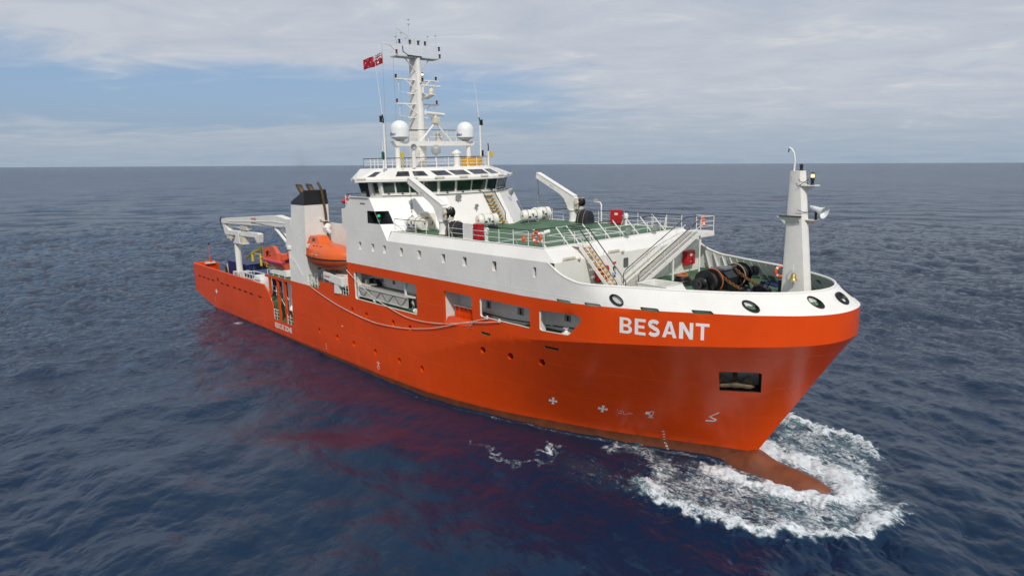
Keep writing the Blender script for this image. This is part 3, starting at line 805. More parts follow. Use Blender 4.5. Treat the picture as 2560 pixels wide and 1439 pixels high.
# ------------------------------------------------------------------ bridge front, wheelhouse and roof
DXZ, DXY = -.7193, .752
def fx(y, z): return -28.14+DXZ*(z-12.15)+DXY*(8-min(8, max(3, abs(y))))
TOPZ = 15.55
for sg in (1, -1):
    P = [(fx(8,15.57),-8*sg,15.57),(fx(8,14.48),-8*sg,14.48)]
    P += [(fx(7.1,14.48),-7.1*sg,14.48),(fx(7.1,13.45),-7.1*sg,13.45)]
    P += [(fx(8,13.45),-8*sg,13.45),(-28.14,-8*sg,12.15),(fx(7.5,ZU),-7.5*sg,ZU-.02),(fx(3,ZU),-3*sg,ZU-.02),(fx(3,TOPZ),-3*sg,TOPZ)]
    mb = MB()
    v, f = cdt([(p[1]*sg, p[2]) for p in P]); mb.add([(fx(q.x, q.y), q.x*sg, q.y) for q in v], f)
    mb.build('bridge_front', 'white', ship)
    # side-light niche
    mb = MB(); x0 = -31.03
    mb.poly([(x0,-7.1*sg,13.45),(fx(7.1,13.45),-7.1*sg,13.45),(fx(7.1,14.48),-7.1*sg,14.48),(x0,-7.1*sg,14.48)])
    mb.poly([(x0,-8*sg,13.45),(x0,-7.1*sg,13.45),(x0,-7.1*sg,14.48),(x0,-8*sg,14.48)])
    for z in (13.45, 14.48): mb.poly([(x0,-8*sg,z),(fx(8,z),-8*sg,z),(fx(7.1,z),-7.1*sg,z),(x0,-7.1*sg,z)])
    mb.build('sidelight_niche', 'funnel_black', ship)
    lt = MB(); lt.lathe([(.0,0),(.2,0),(.2,.06),(.13,.08),(.13,.3),(.2,.32),(.2,.36),(.1,.42),(0,.42)], (-30.1,-7.45*sg,13.47), n=14); lt.lathe([(.13,.42),(.13,.46),(.1,.5),(.1,.72),(.15,.74),(.1,.8),(0,.8)], (-30.1,-7.45*sg,13.47), n=14)
    lo = lt.build('side_lantern', 'lamp_black', ship, smooth=40)
    q = MB(); q.lathe([(.115,0),(.12,.1),(.115,.2)], (-30.08,-7.47*sg,13.99), n=14); q.build('lens', 'lamp_green_lit' if sg > 0 else 'lamp_red', lo, smooth=60)
    if sg > 0: q = MB(); q.lathe([(.145,0),(.145,.18)], (-30.08,-7.47,13.58), n=14); q.build('lens', 'lamp_green', lo, smooth=60)
GAP = (1.05, 2.35)
mb = MB()
for a, b in ((-3, GAP[0]), (GAP[1], 3)): mb.poly([(fx(3,ZU),a,ZU-.02),(fx(3,ZU),b,ZU-.02),(fx(3,TOPZ),b,TOPZ),(fx(3,TOPZ),a,TOPZ)])
for y in GAP: mb.poly([(fx(3,ZU),y,ZU),(fx(3,ZU)-1.5,y,ZU),(fx(3,TOPZ)-1.1,y,TOPZ),(fx(3,TOPZ),y,TOPZ)])
mb.poly([(fx(3,ZU)-.95,GAP[0],ZU),(fx(3,ZU)-.95,GAP[1],ZU),(fx(3,TOPZ)-.75,GAP[1],TOPZ-.3),(fx(3,TOPZ)-.75,GAP[0],TOPZ-.3)])
mb.build('bridge_front', 'white', ship)
st = MB(); st.poly([(0,0,0),(.01,0,0),(.01,.01,0)]); STAIR = st.build('bridge_stair', 'grey_white', ship)
for k in range(9):
    z = ZU+.26+k*.275; x = fx(3, z)-.30
    mb = MB(); mb.box((x-.26,GAP[0]+.02,z-.03),(x,GAP[1]-.02,z)); mb.box((x-.005,GAP[0]+.02,z-.05),(x+.03,GAP[1]-.02,z+.012),1); mb.build('step', ['deck_green','yellow'], STAIR)
for y in GAP:
    mb = MB(); mb.tube([(fx(3,TOPZ)-.3,y,TOPZ+.12),(fx(3,TOPZ)+.08,y,TOPZ+.12),(fx(3,13.8)+.22,y,13.9),(fx(3,13.8)+.24,y,13.25)], .035, 6); mb.build('handrail', 'dark_rail', STAIR, smooth=60)
# bulwark cap along the bridge front
mb = MB(); cap = [(-33.65,-8,15.57),(fx(8,15.57),-8,15.57),(fx(3,TOPZ),-3,TOPZ),(fx(3,TOPZ),GAP[0],TOPZ)]
for c in (cap, [(-33.65,8,15.57),(fx(8,15.57),8,15.57),(fx(3,TOPZ),3,TOPZ),(fx(3,TOPZ),GAP[1],TOPZ)]):
    for a, b in zip(c, c[1:]): mb.bar((a[0]-.07,a[1],a[2]), (b[0]-.07,b[1],b[2]), .20, .06)
mb.build('bulwark_cap', 'white_plain', ship)
mb = MB()
for sg in (1,-1):
    mb.poly([(-33.6,-7.9*sg,ZW),(fx(8,15.5)-.2,-7.9*sg,ZW),(fx(8,15.5)-.2,-7.9*sg,15.5),(-33.6,-7.9*sg,15.5)])
    mb.poly([(fx(8,15.5)-.2,-7.9*sg,ZW),(fx(3,15.5)-.2,-2.98*sg,ZW),(fx(3,15.5)-.2,-2.98*sg,15.5),(fx(8,15.5)-.2,-7.9*sg,15.5)])
mb.build('bulwark_lining', 'grey_white', ship)

# wheelhouse: faceted plan from the centreline aft
PW = [(-27.15,-1.62),(-27.5,-3.12),(-30.4,-6.85),(-33.1,-7.25)]
PE = [(-26.35,-1.9),(-26.85,-3.65),(-31.35,-8.75),(-33.6,-7.9)]
PT = [(-28.55,-2.05),(-29.15,-3.45),(-32.0,-6.3),(-34.6,-6.35)]
ZS, ZH, ZE, ZT = 15.80, 16.80, 16.88, 17.88
def ring2(P): return P + [(x, -y) for x, y in reversed(P)]
def outp(P, d):      # push plan outward for the raked windows
    c = (-31, 0); return [(x+d*(x-c[0])/math.hypot(x-c[0], y)*(1 if True else 0), y+d*(y-c[1])/math.hypot(x-c[0], y)) for x, y in P]
PW2 = [(-26.9,-1.70),(-27.25,-3.25),(-30.3,-7.1),(-33.2,-7.5)]
w0, w1 = ring2(PW), ring2(PW2)
WH = MB(); n = len(w0)
order = list(range(n))
lo = [(x, y, ZW-.02) for x, y in w0]; mid = [(x, y, ZS) for x, y in w0]; hi = [(x, y, ZE) for x, y in w1]
WH.loft([lo, mid, hi], caps=False)
WHEEL = WH.build('wheelhouse', 'white_plain', ship)
def facet_quad(a, b, c, d, s0, s1, t0, t1, off=.012):
    """patch on the bilinear facet a-b (bottom) d-c (top); s along, t up"""
    a, b, c, d = map(Vector, (a, b, c, d))
    f = lambda s, t: (a*(1-s)+b*s)*(1-t)+(d*(1-s)+c*s)*t
    nrm = (b-a).cross(d-a).normalized()
    ctr = Vector((-31, 0, 16.5))
    if (f(.5, .5)-ctr).dot(nrm) < 0: nrm = -nrm
    q = [f(s0,t0), f(s1,t0), f(s1,t1), f(s0,t1)]
    return q, nrm
def rounded(q, r):
    """round the corners of a quad"""
    out = []
    for i in range(4):
        p, a, b = q[i], q[i-1], q[(i+1) % 4]
        ua = (a-p).normalized()*r; ub = (b-p).normalized()*r
        for k in range(4):
            t = k/3; out.append(p+ua*(1-t)**2+ub*t**2)
    return out
def pane(q, nrm, name, parent, m, r=.06, frame='grey_white'):
    mb = MB(); Q = rounded(q, r); c = sum(q, Vector())/4
    big = [c+(p-c)*1.06 for p in Q]
    mb.poly([p+nrm*.03 for p in Q], 0)
    k = len(Q)
    mb.add([p+nrm*.03 for p in Q]+[p+nrm*.05 for p in big]+[p-nrm*.02 for p in big], [(i,(i+1)%k,k+(i+1)%k,k+i) for i in range(k)]+[(k+i,k+(i+1)%k,2*k+(i+1)%k,2*k+i) for i in range(k)], 1)
    return mb.build(name, [m, frame], parent, fix=False)
def on_facet(i, fr, name, m, parent, z0, z1, lo_, hi_, zl, zh, frame='grey_white'):
    j = (i+1) % n
    a, b = (*lo_[i], zl), (*lo_[j], zl); d, c = (*hi_[i], zh), (*hi_[j], zh)
    for s0, s1 in fr:
        q, nr = facet_quad(a, b, c, d, s0, s1, (z0-zl)/(zh-zl), (z1-zl)/(zh-zl)); pane(q, nr, name, parent, m, frame=frame)
# ring order: 0..3 starboard centre->aft, 4..7 port aft->centre ; facet 7->0 is the flat front
FR = {7: [(.03,.48),(.52,.97)], 0: [(.08,.94)], 1: [(.03,.245),(.275,.49),(.52,.735),(.765,.96)], 2: [(.10,.30)], 4: [(.70,.90)], 5: [(.04,.235),(.265,.48),(.51,.725),(.755,.97)], 6: [(.06,.92)]}
for i, fr in FR.items(): on_facet(i, fr, 'window', 'glass_green', WHEEL, 15.88, 16.74, w0, w1, ZS, ZE)
on_facet(2, [(.70,.96)], 'window', 'glass_green', WHEEL, 15.88, 16.74, w0, w1, ZS, ZE)
# open door and its dark doorway in the starboard end
q, nr = facet_quad((*w0[2],ZW),(*w0[3],ZW),(*w1[3],ZE),(*w1[2],ZE),.50,.68,.02,.93); mb = MB(); mb.poly([p+nr*.02 for p in q]); mb.build('doorway', 'recess_dark', WHEEL, fix=False)
q, nr = facet_quad((*w0[2],ZW),(*w0[3],ZW),(*w1[3],ZE),(*w1[2],ZE),.33,.49,.02,.93); mb = MB(); mb.loft([[p+nr*.03 for p in q],[p+nr*.09 for p in q]]); dr = mb.build('door', 'white_plain', WHEEL)
c = sum(q, Vector())/4; mb = MB(); mb.poly([c+(p-c)*Vector((1,1,1)).x*.55+nr*.10+Vector((0,0,.12)) for p in q]); mb.build('pane', 'glass_dark', dr, fix=False)
# sill ledge under the front windows
mb = MB()
for i in (7,0,1,5,6):
    j = (i+1) % n; a, b = Vector((*w0[i],ZS-.09)), Vector((*w0[j],ZS-.09)); mb.bar(a, b, .26, .07)
mb.build('sill', 'white_plain', WHEEL)
for i in (7, 0, 1, 5, 6):      # wipers
    for s in ((.22,.78) if i in (7,) else ((.5,) if i in (0,6) else (.13,.37,.62,.86))):
        j = (i+1) % n; p = Vector((*w0[i],ZS+.02)).lerp(Vector((*w0[j],ZS+.02)), s); o_ = Vector((p.x+31, p.y, 0)).normalized()
        mb = MB(); mb.bar(p+o_*.14, p+o_*.18+Vector((0,0,.30)), .03); mb.cbox(p+o_*.12+Vector((0,0,-.02)), (.14,.14,.09)); mb.build('wiper', 'black', WHEEL)
# roof: eaves, sloping brow with skylights, flat top
e, t = ring2(PE), ring2(PT)
mb = MB()
mb.loft([[(x,y,ZE-.06) for x,y in w1],[(x,y,ZE-.06) for x,y in e],[(x,y,ZE+.14) for x,y in e],[(x,y,ZT) for x,y in t]], caps=False)
mb.poly([(x,y,ZT) for x,y in t]); ROOF = mb.build('wheelhouse_roof', 'white', ship)
SKY = {7: [(.03,.45),(.55,.97)], 0: [(.10,.88)], 1: [(.08,.27),(.33,.52),(.80,.90)], 5: [(.10,.20),(.50,.70),(.76,.94)], 6: [(.14,.90)]}
for i, fr in SKY.items(): on_facet(i, fr, 'skylight', 'glass_dark', ROOF, 17.20, 17.60, e, t, ZE+.14, ZT, frame='white_plain')
# floodlights along the eaves
FLAB = []
for i, s in ((7,.25),(7,.85),(0,.9),(1,.30),(1,.93),(2,.35),(5,.6),(5,.1),(6,.3)):
    j = (i+1) % n; p = Vector((*e[i],ZE+.2)).lerp(Vector((*e[j],ZE+.2)), s); dv = (Vector((*e[j],0))-Vector((*e[i],0))).normalized()
    mb = MB(); mb.bar(p-dv*.38, p+dv*.38, .12, .12); mb.bar(p-dv*.45, p+dv*.45, .05, .05)
    for k in (-.3,.3): mb.bar(p+dv*k, p+dv*k-Vector((0,0,.12)), .04)
    mb.build('light_fitting', 'cream', ROOF)

# ------------------------------------------------------------------ railings
POST = {}
def post_mesh(h, m):
    if (h, m) not in POST:
        mb = MB(); mb.cyl((0,0,0),(0,0,h),.028,n=6); mb.box((-.05,-.05,0),(.05,.05,.02)); me = mb.mesh('post'); me.materials.append(M[m]); POST[(h, m)] = me
    return POST[(h, m)]
def railing(path, h=1.05, mids=(.38,.72), step=1.45, top='dark_rail', m='white_plain', parent=ship, stays=0, inward_v=None, r=.026, closed=False):
    P = [Vector(p) for p in path]
    mb = MB(); mb.tube([p+Vector((0,0,h)) for p in P], r*1.15, 6, 1)
    for q in mids: mb.tube([p+Vector((0,0,q)) for p in P], r*.72, 5, 0)
    o = mb.build('railing', [m, top], parent, smooth=60)
    cnt = 0
    for a, b in zip(P, P[1:]):
        L_ = (b-a).length; k = max(1, round(L_/step))
        for i in range(k+1 if b is P[-1] else k):
            p = a.lerp(b, i/k); c = bpy.data.objects.new('post', post_mesh(h, m)); COL.objects.link(c); c.parent = o; c.location = p
            if stays and inward_v and cnt % stays == 0:
                mb = MB(); mb.cyl(p+Vector((0,0,h*.75)), p+Vector(inward_v)*.42, .02, n=5); mb.build('stay', m, o)
            cnt += 1
    return o
railing([(-28.75,-2.1,ZT),(-29.3,-3.5,ZT),(-32.0,-6.1,ZT),(-34.4,-6.1,ZT)], .85, (.3,.58), 1.1)
railing([(-28.75,-2.1,ZT),(-28.75,2.1,ZT),(-29.3,3.5,ZT),(-32.0,6.1,ZT),(-34.4,6.1,ZT),(-34.4,-6.1,ZT)], .85, (.3,.58), 1.1)
railing([(-35.3,-7.6,12.8),(-35.3,7.6,12.8)], 1.0); railing([(-33.8,-7.95,14.75),(-34.9,-7.8,14.75),(-35.2,-4,14.75),(-35.2,7.8,14.75)], 1.0)

# ------------------------------------------------------------------ lantern prototypes (parts)
def lantern(parent, p, col='lamp_red', s=.76):
    p = Vector(p); sc = lambda P: [(r*s, h*s) for r, h in P]
    mb = MB(); mb.lathe(sc([(0,0),(.16,0),(.16,.05),(.11,.07),(.09,.12),(.09,.34),(.12,.345),(.17,.36),(.12,.44),(.05,.47),(0,.47)]), p, n=12)
    o = mb.build('lantern', 'lamp_black', parent, smooth=40)
    q = MB(); q.lathe(sc([(.105,.11),(.125,.22),(.105,.35)]), p, n=12); q.build('lens', col, parent, smooth=60)
    return o

# ------------------------------------------------------------------ main mast
MX = -34.6
mb = MB()
def msec(z, ch, th, x): return [(x+ch/2*c_, th/2*s_, z) for c_, s_ in ((1,.0),(.96,.55),(.82,.9),(.6,1),(-1,1),(-1,-1),(.6,-1),(.82,-.9),(.96,-.55))]
mb.loft([msec(ZT,1.75,1.0,MX-.15), msec(20.2,1.65,.85,MX-.1), msec(23.,1.5,.62,MX), msec(27.65,1.25,.46,MX)])
MAST = mb.build('main_mast', 'white_plain', ship, smooth=50)
for z in (25.72, 23.58):
    mb = MB(); mb.box((MX-.12,-2.35,z-.05),(MX+.22,2.4,z+.06))
    for s in (-1, 1): mb.cyl((MX+.2,s*1.35,z-.05),(MX+.4,s*.2,z-.95),.05,n=6); mb.tube([(MX,s*1.9,z-.1),(MX,s*1.95,z-1.05),(MX,s*.4,z-1.2)],.025,5)
    mb.box((MX-.2,-1.1,z-1.24),(MX+.1,1.1,z-1.18)); y_ = mb.build('yard', 'white_plain', MAST)
    for s in (-1, 1): lantern(MAST, (MX+.05, s*2.2, z+.06), 'lamp_red' if z < 24 else 'lamp_black')
mb = MB(); mb.box((MX-.55,-2.3,27.62),(MX+.6,-.35,27.72)); mb.box((MX-.55,.35,27.62),(MX+.6,2.3,27.72)); mb.box((MX-.55,-.35,27.62),(MX+.6,.35,27.72))
for s in (-1,1): mb.cyl((MX+.3,s*1.4,27.62),(MX+.3,s*.25,26.5),.05,n=6)
PLAT = mb.build('mast_platform', 'grey_white', MAST)
mb = MB()
loop = [(MX-.55,-2.3),(MX+.6,-2.3),(MX+.6,2.3),(MX-.55,2.3)]
for z in (28.05, 28.38, 28.7): mb.tube([(x,y,z) for x,y in loop], .011, 5, closed=True)
for y in np.linspace(-2.3,2.3,5):
    for x in (MX-.55, MX+.6): mb.cyl((x,y,27.7),(x,y,28.7),.013,n=5)
mb.tube([(MX+.62,-1.7,28.5),(MX+.66,-1.7,28.0),(MX+.66,-1.2,27.75),(MX+.66,0.3,27.7)],.045,6,1)
mb.build('platform_rail', ['white_plain','black'], MAST)
for y, z, c in ((-2.35,27.8,'lamp_red'),(2.35,27.75,'lamp_red'),(2.3,28.4,'lamp_black'),(-2.0,28.7,'lamp_black'),(-.9,28.75,'lamp_black'),(.0,28.75,'lamp_black'),(.75,28.75,'lamp_black')): lantern(MAST, (MX+.6, y, z), c)
lantern(MAST, (MX+.95, .05, 25.95), 'lamp_lit'); lantern(MAST, (MX+.95, .05, 25.5), 'lamp_black')
mb = MB(); mb.cyl((MX+.95,.05,24.5),(MX+.95,.05,25.5),.1,n=8); mb.box((MX+.5,-.1,25.4),(MX+1.1,.2,25.46)); mb.build('light_bracket', 'white_plain', MAST)
mb = MB()
for y, h in ((-2.25,.55),(-1.65,.9),(-1.2,.5),(.3,.4),(1.2,.85),(2.1,1.0),(-.6,.3)):
    mb.cyl((MX+.4,y,28.7),(MX+.4,y,28.7+h),.02,n=5); mb.lathe([(0,0),(.11,.02),(.11,.08),(0,.12)],(MX+.4,y,28.7+h),n=8)
mb.tube([(MX,-1.9,28.7),(MX,-1.9,30.1),(MX,-.7,29.5),(MX,-.6,28.8)],.03,5); mb.cyl((MX,-.55,28.7),(MX,-.55,30.6),.022,n=5); mb.lathe([(0,0),(.16,.05),(.02,.2),(.02,.4),(.12,.44),(0,.5)],(MX,-.55,30.5),n=8)
mb.tube([(MX,.0,28.7),(MX,.0,29.3),(MX,.25,29.9)],.03,5)
mb.build('sensor', 'grey_white', MAST)
# gaff arm for the flag
mb = MB(); mb.tube([(MX,-2.2,28.25),(MX,-2.6,28.55),(MX,-3.1,28.7),(MX,-3.42,28.66)],.04,6); mb.build('flag_gaff', 'white_plain', MAST, smooth=60)
mb = MB(); mb.cyl((MX,-3.42,28.66),(MX+1.5,-4.5,18.0),.012,n=4); mb.cyl((MX,-2.35,27.6),(MX,-2.35,18.2),.012,n=4); mb.cyl((MX,-1.7,25.6),(MX,-1.7,18.2),.01,n=4); mb.build('halyard', 'rope_tan', MAST)
# small upper radar on its bracket
rd = thing('radar_scanner', 'small radar bar on the forward bracket halfway up the main mast', 'radar', (MX+1.55,.5,24.35), 0, 'radar scanners on the mast')
mb = MB(); mb.prism([(-.95,-.3,-.35),(.3,-.3,-.05),(.3,-.3,.02),(-.95,-.3,.02)],(0,.6,0)); mb.build('bracket', 'white_plain', rd)
mb = MB(); mb.lathe([(.0,0),(.24,.02),(.26,.25),(.2,.5),(.1,.55),(.1,.65)],n=16); mb.build('motor_housing', 'cream', rd, smooth=50)
mb = MB(); mb.bar((.18,-1.15,.75),(-.12,1.15,.75),.16,.16); mb.build('antenna_bar', 'white_plain', rd, bevel=.03)
# portal beam carrying the domes
BX = -32.2
mb = MB(); mb.prism([(BX-.3,-4.45,20.17),(BX-.3,-4.2,19.76),(BX-.3,4.3,19.76),(BX-.3,4.55,20.17)],(.6,0,0))
for s in (-1,1): mb.cyl((BX,s*3.95,ZT),(BX,s*3.95,19.8),.22,n=16)
PORTAL = mb.build('mast_portal', 'white_plain', ship, smooth=40)
mb = MB()
for s in (-1, 1): mb.cyl((BX+.1,.15+s*1.72,20.15),(BX+.1,.15+s*.05,21.75),.085,n=8)
mb.build('radar_strut', 'white_plain', PORTAL)
railing([(BX-.2,-2.6,20.17),(BX-.2,2.7,20.17)], 1.0, (.4,.72), 1.0); railing([(MX+.9,-2.4,20.17),(MX+.9,-.6,20.17)], 1.0, (.4,.72), 1.0)
mb = MB(); mb.box((BX-2.2,-.6,20.1),(BX-.3,.6,20.15)); mb.box((BX-1.0,.9,20.17),(BX-.6,1.3,20.9)); mb.build('catwalk', 'cream', PORTAL)
rd2 = thing('radar_scanner', 'large radar bar on the A-frame between the two white domes', 'radar', (BX+.1,.15,21.75), 0, 'radar scanners on the mast')
mb = MB(); mb.box((-.28,-.35,0),(.28,.35,.12)); mb.box((-.26,-.28,.12),(.26,.38,.5)); mb.lathe([(.2,.5),(.16,.62),(.16,.72)],n=14); mb.build('motor_housing', 'cream', rd2, bevel=.04)
mb = MB(); mb.cyl((.25,-1.2,.86),(-.25,1.15,.78),.15,n=12); mb.build('antenna_bar', 'white_plain', rd2, smooth=50)
# satellite domes
def txt(body, size, offset=0., sx=1., align='CENTER', extr=0.):
    cu = bpy.data.curves.new('lettering', 'FONT'); cu.body = body; cu.size = size; cu.align_x = align; cu.align_y = 'CENTER'; cu.offset = offset; cu.resolution_u = 3
    o = bpy.data.objects.new('lettering', cu); COL.objects.link(o); dg = bpy.context.evaluated_depsgraph_get(); dg.update()
    me = bpy.data.meshes.new_from_object(o.evaluated_get(dg)); bpy.data.objects.remove(o, do_unlink=True); bpy.data.curves.remove(cu)
    v = [(p.co.x*sx, p.co.y) for p in me.vertices]; f = [tuple(p.vertices) for p in me.polygons]; bpy.data.meshes.remove(me)
    return v, f
def text_on(fn, body, size, m, parent, offset=.0, sx=1., name='lettering', align='CENTER', cuts=0):
    v, f = txt(body, size, offset, sx, align)
    if cuts:
        bm = bmesh.new(); vv = [bm.verts.new((x, y, 0)) for x, y in v]
        for q in f:
            try: bm.faces.new([vv[i] for i in q])
            except ValueError: pass
        bmesh.ops.triangulate(bm, faces=bm.faces); bmesh.ops.subdivide_edges(bm, edges=bm.edges, cuts=cuts, use_grid_fill=True)
        bm.verts.index_update(); v = [(p.co.x, p.co.y) for p in bm.verts]; f = [tuple(p.index for p in q.verts) for q in bm.faces]; bm.free()
    mb = MB(); mb.add([fn(x, y) for x, y in v], f); return mb.build(name, m, parent, fix=False)
for s, lab in ((-1,'white satellite dome on the starboard end of the mast portal, left of the mast'),(1,'white satellite dome on the port end of the mast portal, right of the mast')):
    d = thing('satellite_dome', lab, 'dome', (BX, s*3.62, 20.17), 0, 'satellite domes on the mast portal')
    mb = MB(); r_ = .82
    mb.lathe([(.3,.0),(.34,.10),(.62,.24),(r_,.36)],n=32,mi=1); mb.lathe([(r_,.36),(r_,.98)]+[(r_*math.cos(R(a)), .98+.80*math.sin(R(a))) for a in range(10,91,10)],n=32)
    mb.build('radome', ['dome_white','dome_grey'], d, smooth=50)
    a0 = math.radians(-103)
    text_on(lambda x, y: ((r_+.006)*math.cos(a0+x/r_), (r_+.006)*math.sin(a0+x/r_), .60+y), 'Intellian', .40, 'blue_text', d, .01)
# small grey dome, post, binnacle, locker on the wheelhouse top
sd_ = thing('satellite_dome', 'small grey antenna dome on a thin post in front of the mast', 'dome', (-30.0,-1.43,ZT), 0)
mb = MB(); mb.cyl((0,0,0),(0,0,1.1),.05,n=8); mb.build('post', 'white_plain', sd_); mb = MB(); mb.lathe([(.12,1.05),(.38,1.2),(.42,1.5)]+[(.42*math.cos(R(a)),1.5+.42*math.sin(R(a))) for a in range(15,91,15)],n=24); mb.build('radome', 'dome_grey', sd_, smooth=50)
bn_ = thing('binnacle', 'white standard compass binnacle beside the yellow locker on the wheelhouse top', 'compass', (-29.9,.75,ZT), 0)
mb = MB(); mb.lathe([(.34,0),(.34,.06),(.26,.1),(.26,1.05),(.32,1.12),(.32,1.22),(.26,1.35),(.12,1.46),(0,1.48)],n=20); mb.build('stand', 'white_plain', bn_, smooth=40)
mb = MB(); 
for s in (-1,1): mb.lathe([(0,-.12),(.11,-.06),(.11,.06),(0,.12)],(.0,s*.38,1.2),n=10); mb.bar((0,s*.2,1.2),(0,s*.38,1.2),.06)
mb.build('quadrantal_sphere', 'white_plain', bn_)
lk = thing('locker', 'yellow deck locker on the wheelhouse top behind the railing', 'locker', (-29.8,2.35,ZT), 0)
mb = MB(); mb.box((-.4,-.92,.06),(.4,.92,.72)); mb.build('body', 'yellow', lk, bevel=.02); mb = MB(); mb.box((-.43,-.95,.72),(.43,.95,.78)); mb.build('lid', 'yellow', lk, bevel=.015)
# searchlight
sl = thing('searchlight', 'round searchlight on a white post before the main mast', 'searchlight', (-29.6,-4.05,ZT), 0)
mb = MB(); mb.cyl((0,0,0),(0,0,1.35),.17,n=12); mb.box((-.12,-.12,1.35),(.12,.12,1.5)); mb.build('post', 'white_plain', sl); mb = MB(); mb.lathe([(.0,-.22),(.18,-.18),(.24,.1),(.26,.14),(.2,.14),(.0,.08)],(0,0,1.72),(1,-.3,.1),18); mb.build('lamp_head', 'steel', sl, smooth=40)
# whip aerials and side light posts
def whip(x, y, z0, z1, zl, lean, label, cols):
    w = thing('whip_aerial', label, 'aerial', (x,y,z0), 0, 'whip aerials on the wheelhouse top')
    mb = MB(); mb.cyl((0,0,0),(0,0,zl-z0),.09,.075,n=8); mb.build('pole', 'white_plain', w, smooth=60)
    mb = MB(); mb.tube([(0,0,zl-z0),(.06,lean*.05,zl-z0+.3),(0,lean*.15,zl-z0+.7)],.05,6,1); mb.cyl((0,lean*.15,zl-z0+.7),(0,lean,z1-z0),.035,.012,n=6); mb.build('whip', ['white_plain','black'], w)
    for zz, c in cols:
        q = MB(); q.lathe([(.0,0),(.16,0),(.16,.06),(.12,.08),(.12,.2),(.16,.22),(.12,.25),(.12,.4),(.16,.43),(.1,.5),(0,.5)],(.0,-.22 if y < 0 else .2,zz-z0),n=12); q.bar((0,0,zz-z0),(0,-.22 if y<0 else .2,zz-z0),.06); q.build('lantern', c, w)
whip(-31,-5.96,ZT,26.8,21.6,-.5,'tall white whip aerial on the starboard side of the wheelhouse top, by the flag',((21.7,'lamp_black'),(18.75,'lamp_green')))
whip(-31,4.45,ZT,25.9,21.6,-.6,'tall white whip aerial on the port side of the wheelhouse top, right of the domes',((21.6,'lamp_black'),(18.8,'lamp_black')))
whip(-30.8,-6.3,ZT,20.2,18.6,0,'short thin aerial at the left end of the wheelhouse top railing',()); whip(-29.8,4.35,ZT,19.9,19.2,0,'short white stump aerial at the right corner of the wheelhouse top',())
for x, y, l in ((-29.9,-5.0,'yellow float-free beacon on the starboard wheelhouse rail'),(-29.7,4.65,'yellow float-free beacon on the port wheelhouse rail')):
    b_ = thing('distress_beacon', l, 'beacon', (x,y,ZT+.8), 0); mb = MB(); mb.cbox((0,0,.25),(.2,.24,.5)); mb.cyl((0,0,-.8),(0,0,0),.04,n=6); mb.build('case', 'crane_yellow', b_, bevel=.03)
# flag
fl = thing('flag', 'red ensign with union canton and white stars flying from the mast', 'flag', (MX,-3.42,27.4), 0)
mb = MB(); nx, nz = 60, 30; Lf, Hf = 1.8, .95
def fpos(i, j):
    s = i/nx; d = Vector((-.50,-.86,0)); q = Vector((-.86,.5,0))
    p = d*s*Lf*.95+q*(.16*s*math.sin(s*9.)+.05*math.sin(s*17+j*.2)); z = (j/nz-.5)*Hf*(1-.12*s)-.62*s**1.1+.04*math.sin(s*8+1)
    return (p.x, p.y, z)
stars = [(.25,.24,.085),(.76,.80,.035),(.64,.52,.035),(.88,.60,.035),(.76,.2,.04)]
for i in range(nx):
    for j in range(nz):
        s, t_ = (i+.5)/nx, (j+.5)/nz; mi = 0
        if s < .5 and t_ > .5:
            a, b = (s/.5-.5)*2, (t_-.75)*4
            mi = 1
            if abs(abs(a)-abs(b)) < .28: mi = 2
            if abs(abs(a)-abs(b)) < .1: mi = 0
            if abs(a) < .17 or abs(b) < .34: mi = 2
            if abs(a) < .1 or abs(b) < .2: mi = 0
        for (cx, cz, rr_) in stars:
            if math.hypot((s-cx)*2.1, (t_-cz)) < rr_: mi = 2
        mb.add([fpos(i,j),fpos(i+1,j),fpos(i+1,j+1),fpos(i,j+1)],[(0,1,2,3)],mi)
mb.build('cloth', ['flag_red','flag_blue','flag_white'], fl, smooth=80, fix=False)
# ------------------------------------------------------------------ upper deck
V3 = Vector
for sg in (1, -1):
    railing([(-20.6 if sg > 0 else -27.4,-7.4*sg,ZU),(-18.9,-7.4*sg,ZU)] if sg > 0 else [(-24.6,7.4,ZU),(-10.7,7.4,ZU)], stays=3, inward_v=(0,.9*sg,0))
railing([(-17.9,-7.4,ZU),(-10.75,-7.4,ZU)], stays=3, inward_v=(0,.9,0))
railing([(-28.0,-7.3,ZU),(-25.0,-7.3,ZU),(-23.6,-7.3,ZU)], 1.0, (.5,), 1.5)
def front_rail(y0, y1):
    mb = MB(); top = [(-11.75,y0,13.98),(-11.75,y1,13.98)]
    mb.tube(top, .032, 6, 1)
    for x, z in ((-11.35,13.6),(-11.0,13.25)): mb.tube([(x,y0,z),(x,y1,z)], .02, 5, 0)
    o = mb.build('railing', ['white_plain','dark_rail'], ship, smooth=60)
    k = max(1, round((y1-y0)/1.55))
    for i in range(k+1):
        y = y0+(y1-y0)*i/k
        mb = MB(); mb.cyl((-10.62,y,ZU),(-11.77,y,14.0),.045,n=6); mb.build('raked_post', 'white_plain', o, smooth=60)
        mb = MB(); mb.cyl((-11.35,y+.35,ZU),(-11.35,y+.35,13.62),.026,n=5); mb.build('post', 'white_plain', o)
front_rail(-7.3,-5.3); front_rail(-4.3,5.2)
railing([(-11.75,5.2,ZU),(-10.7,5.3,ZU)], step=.9); 
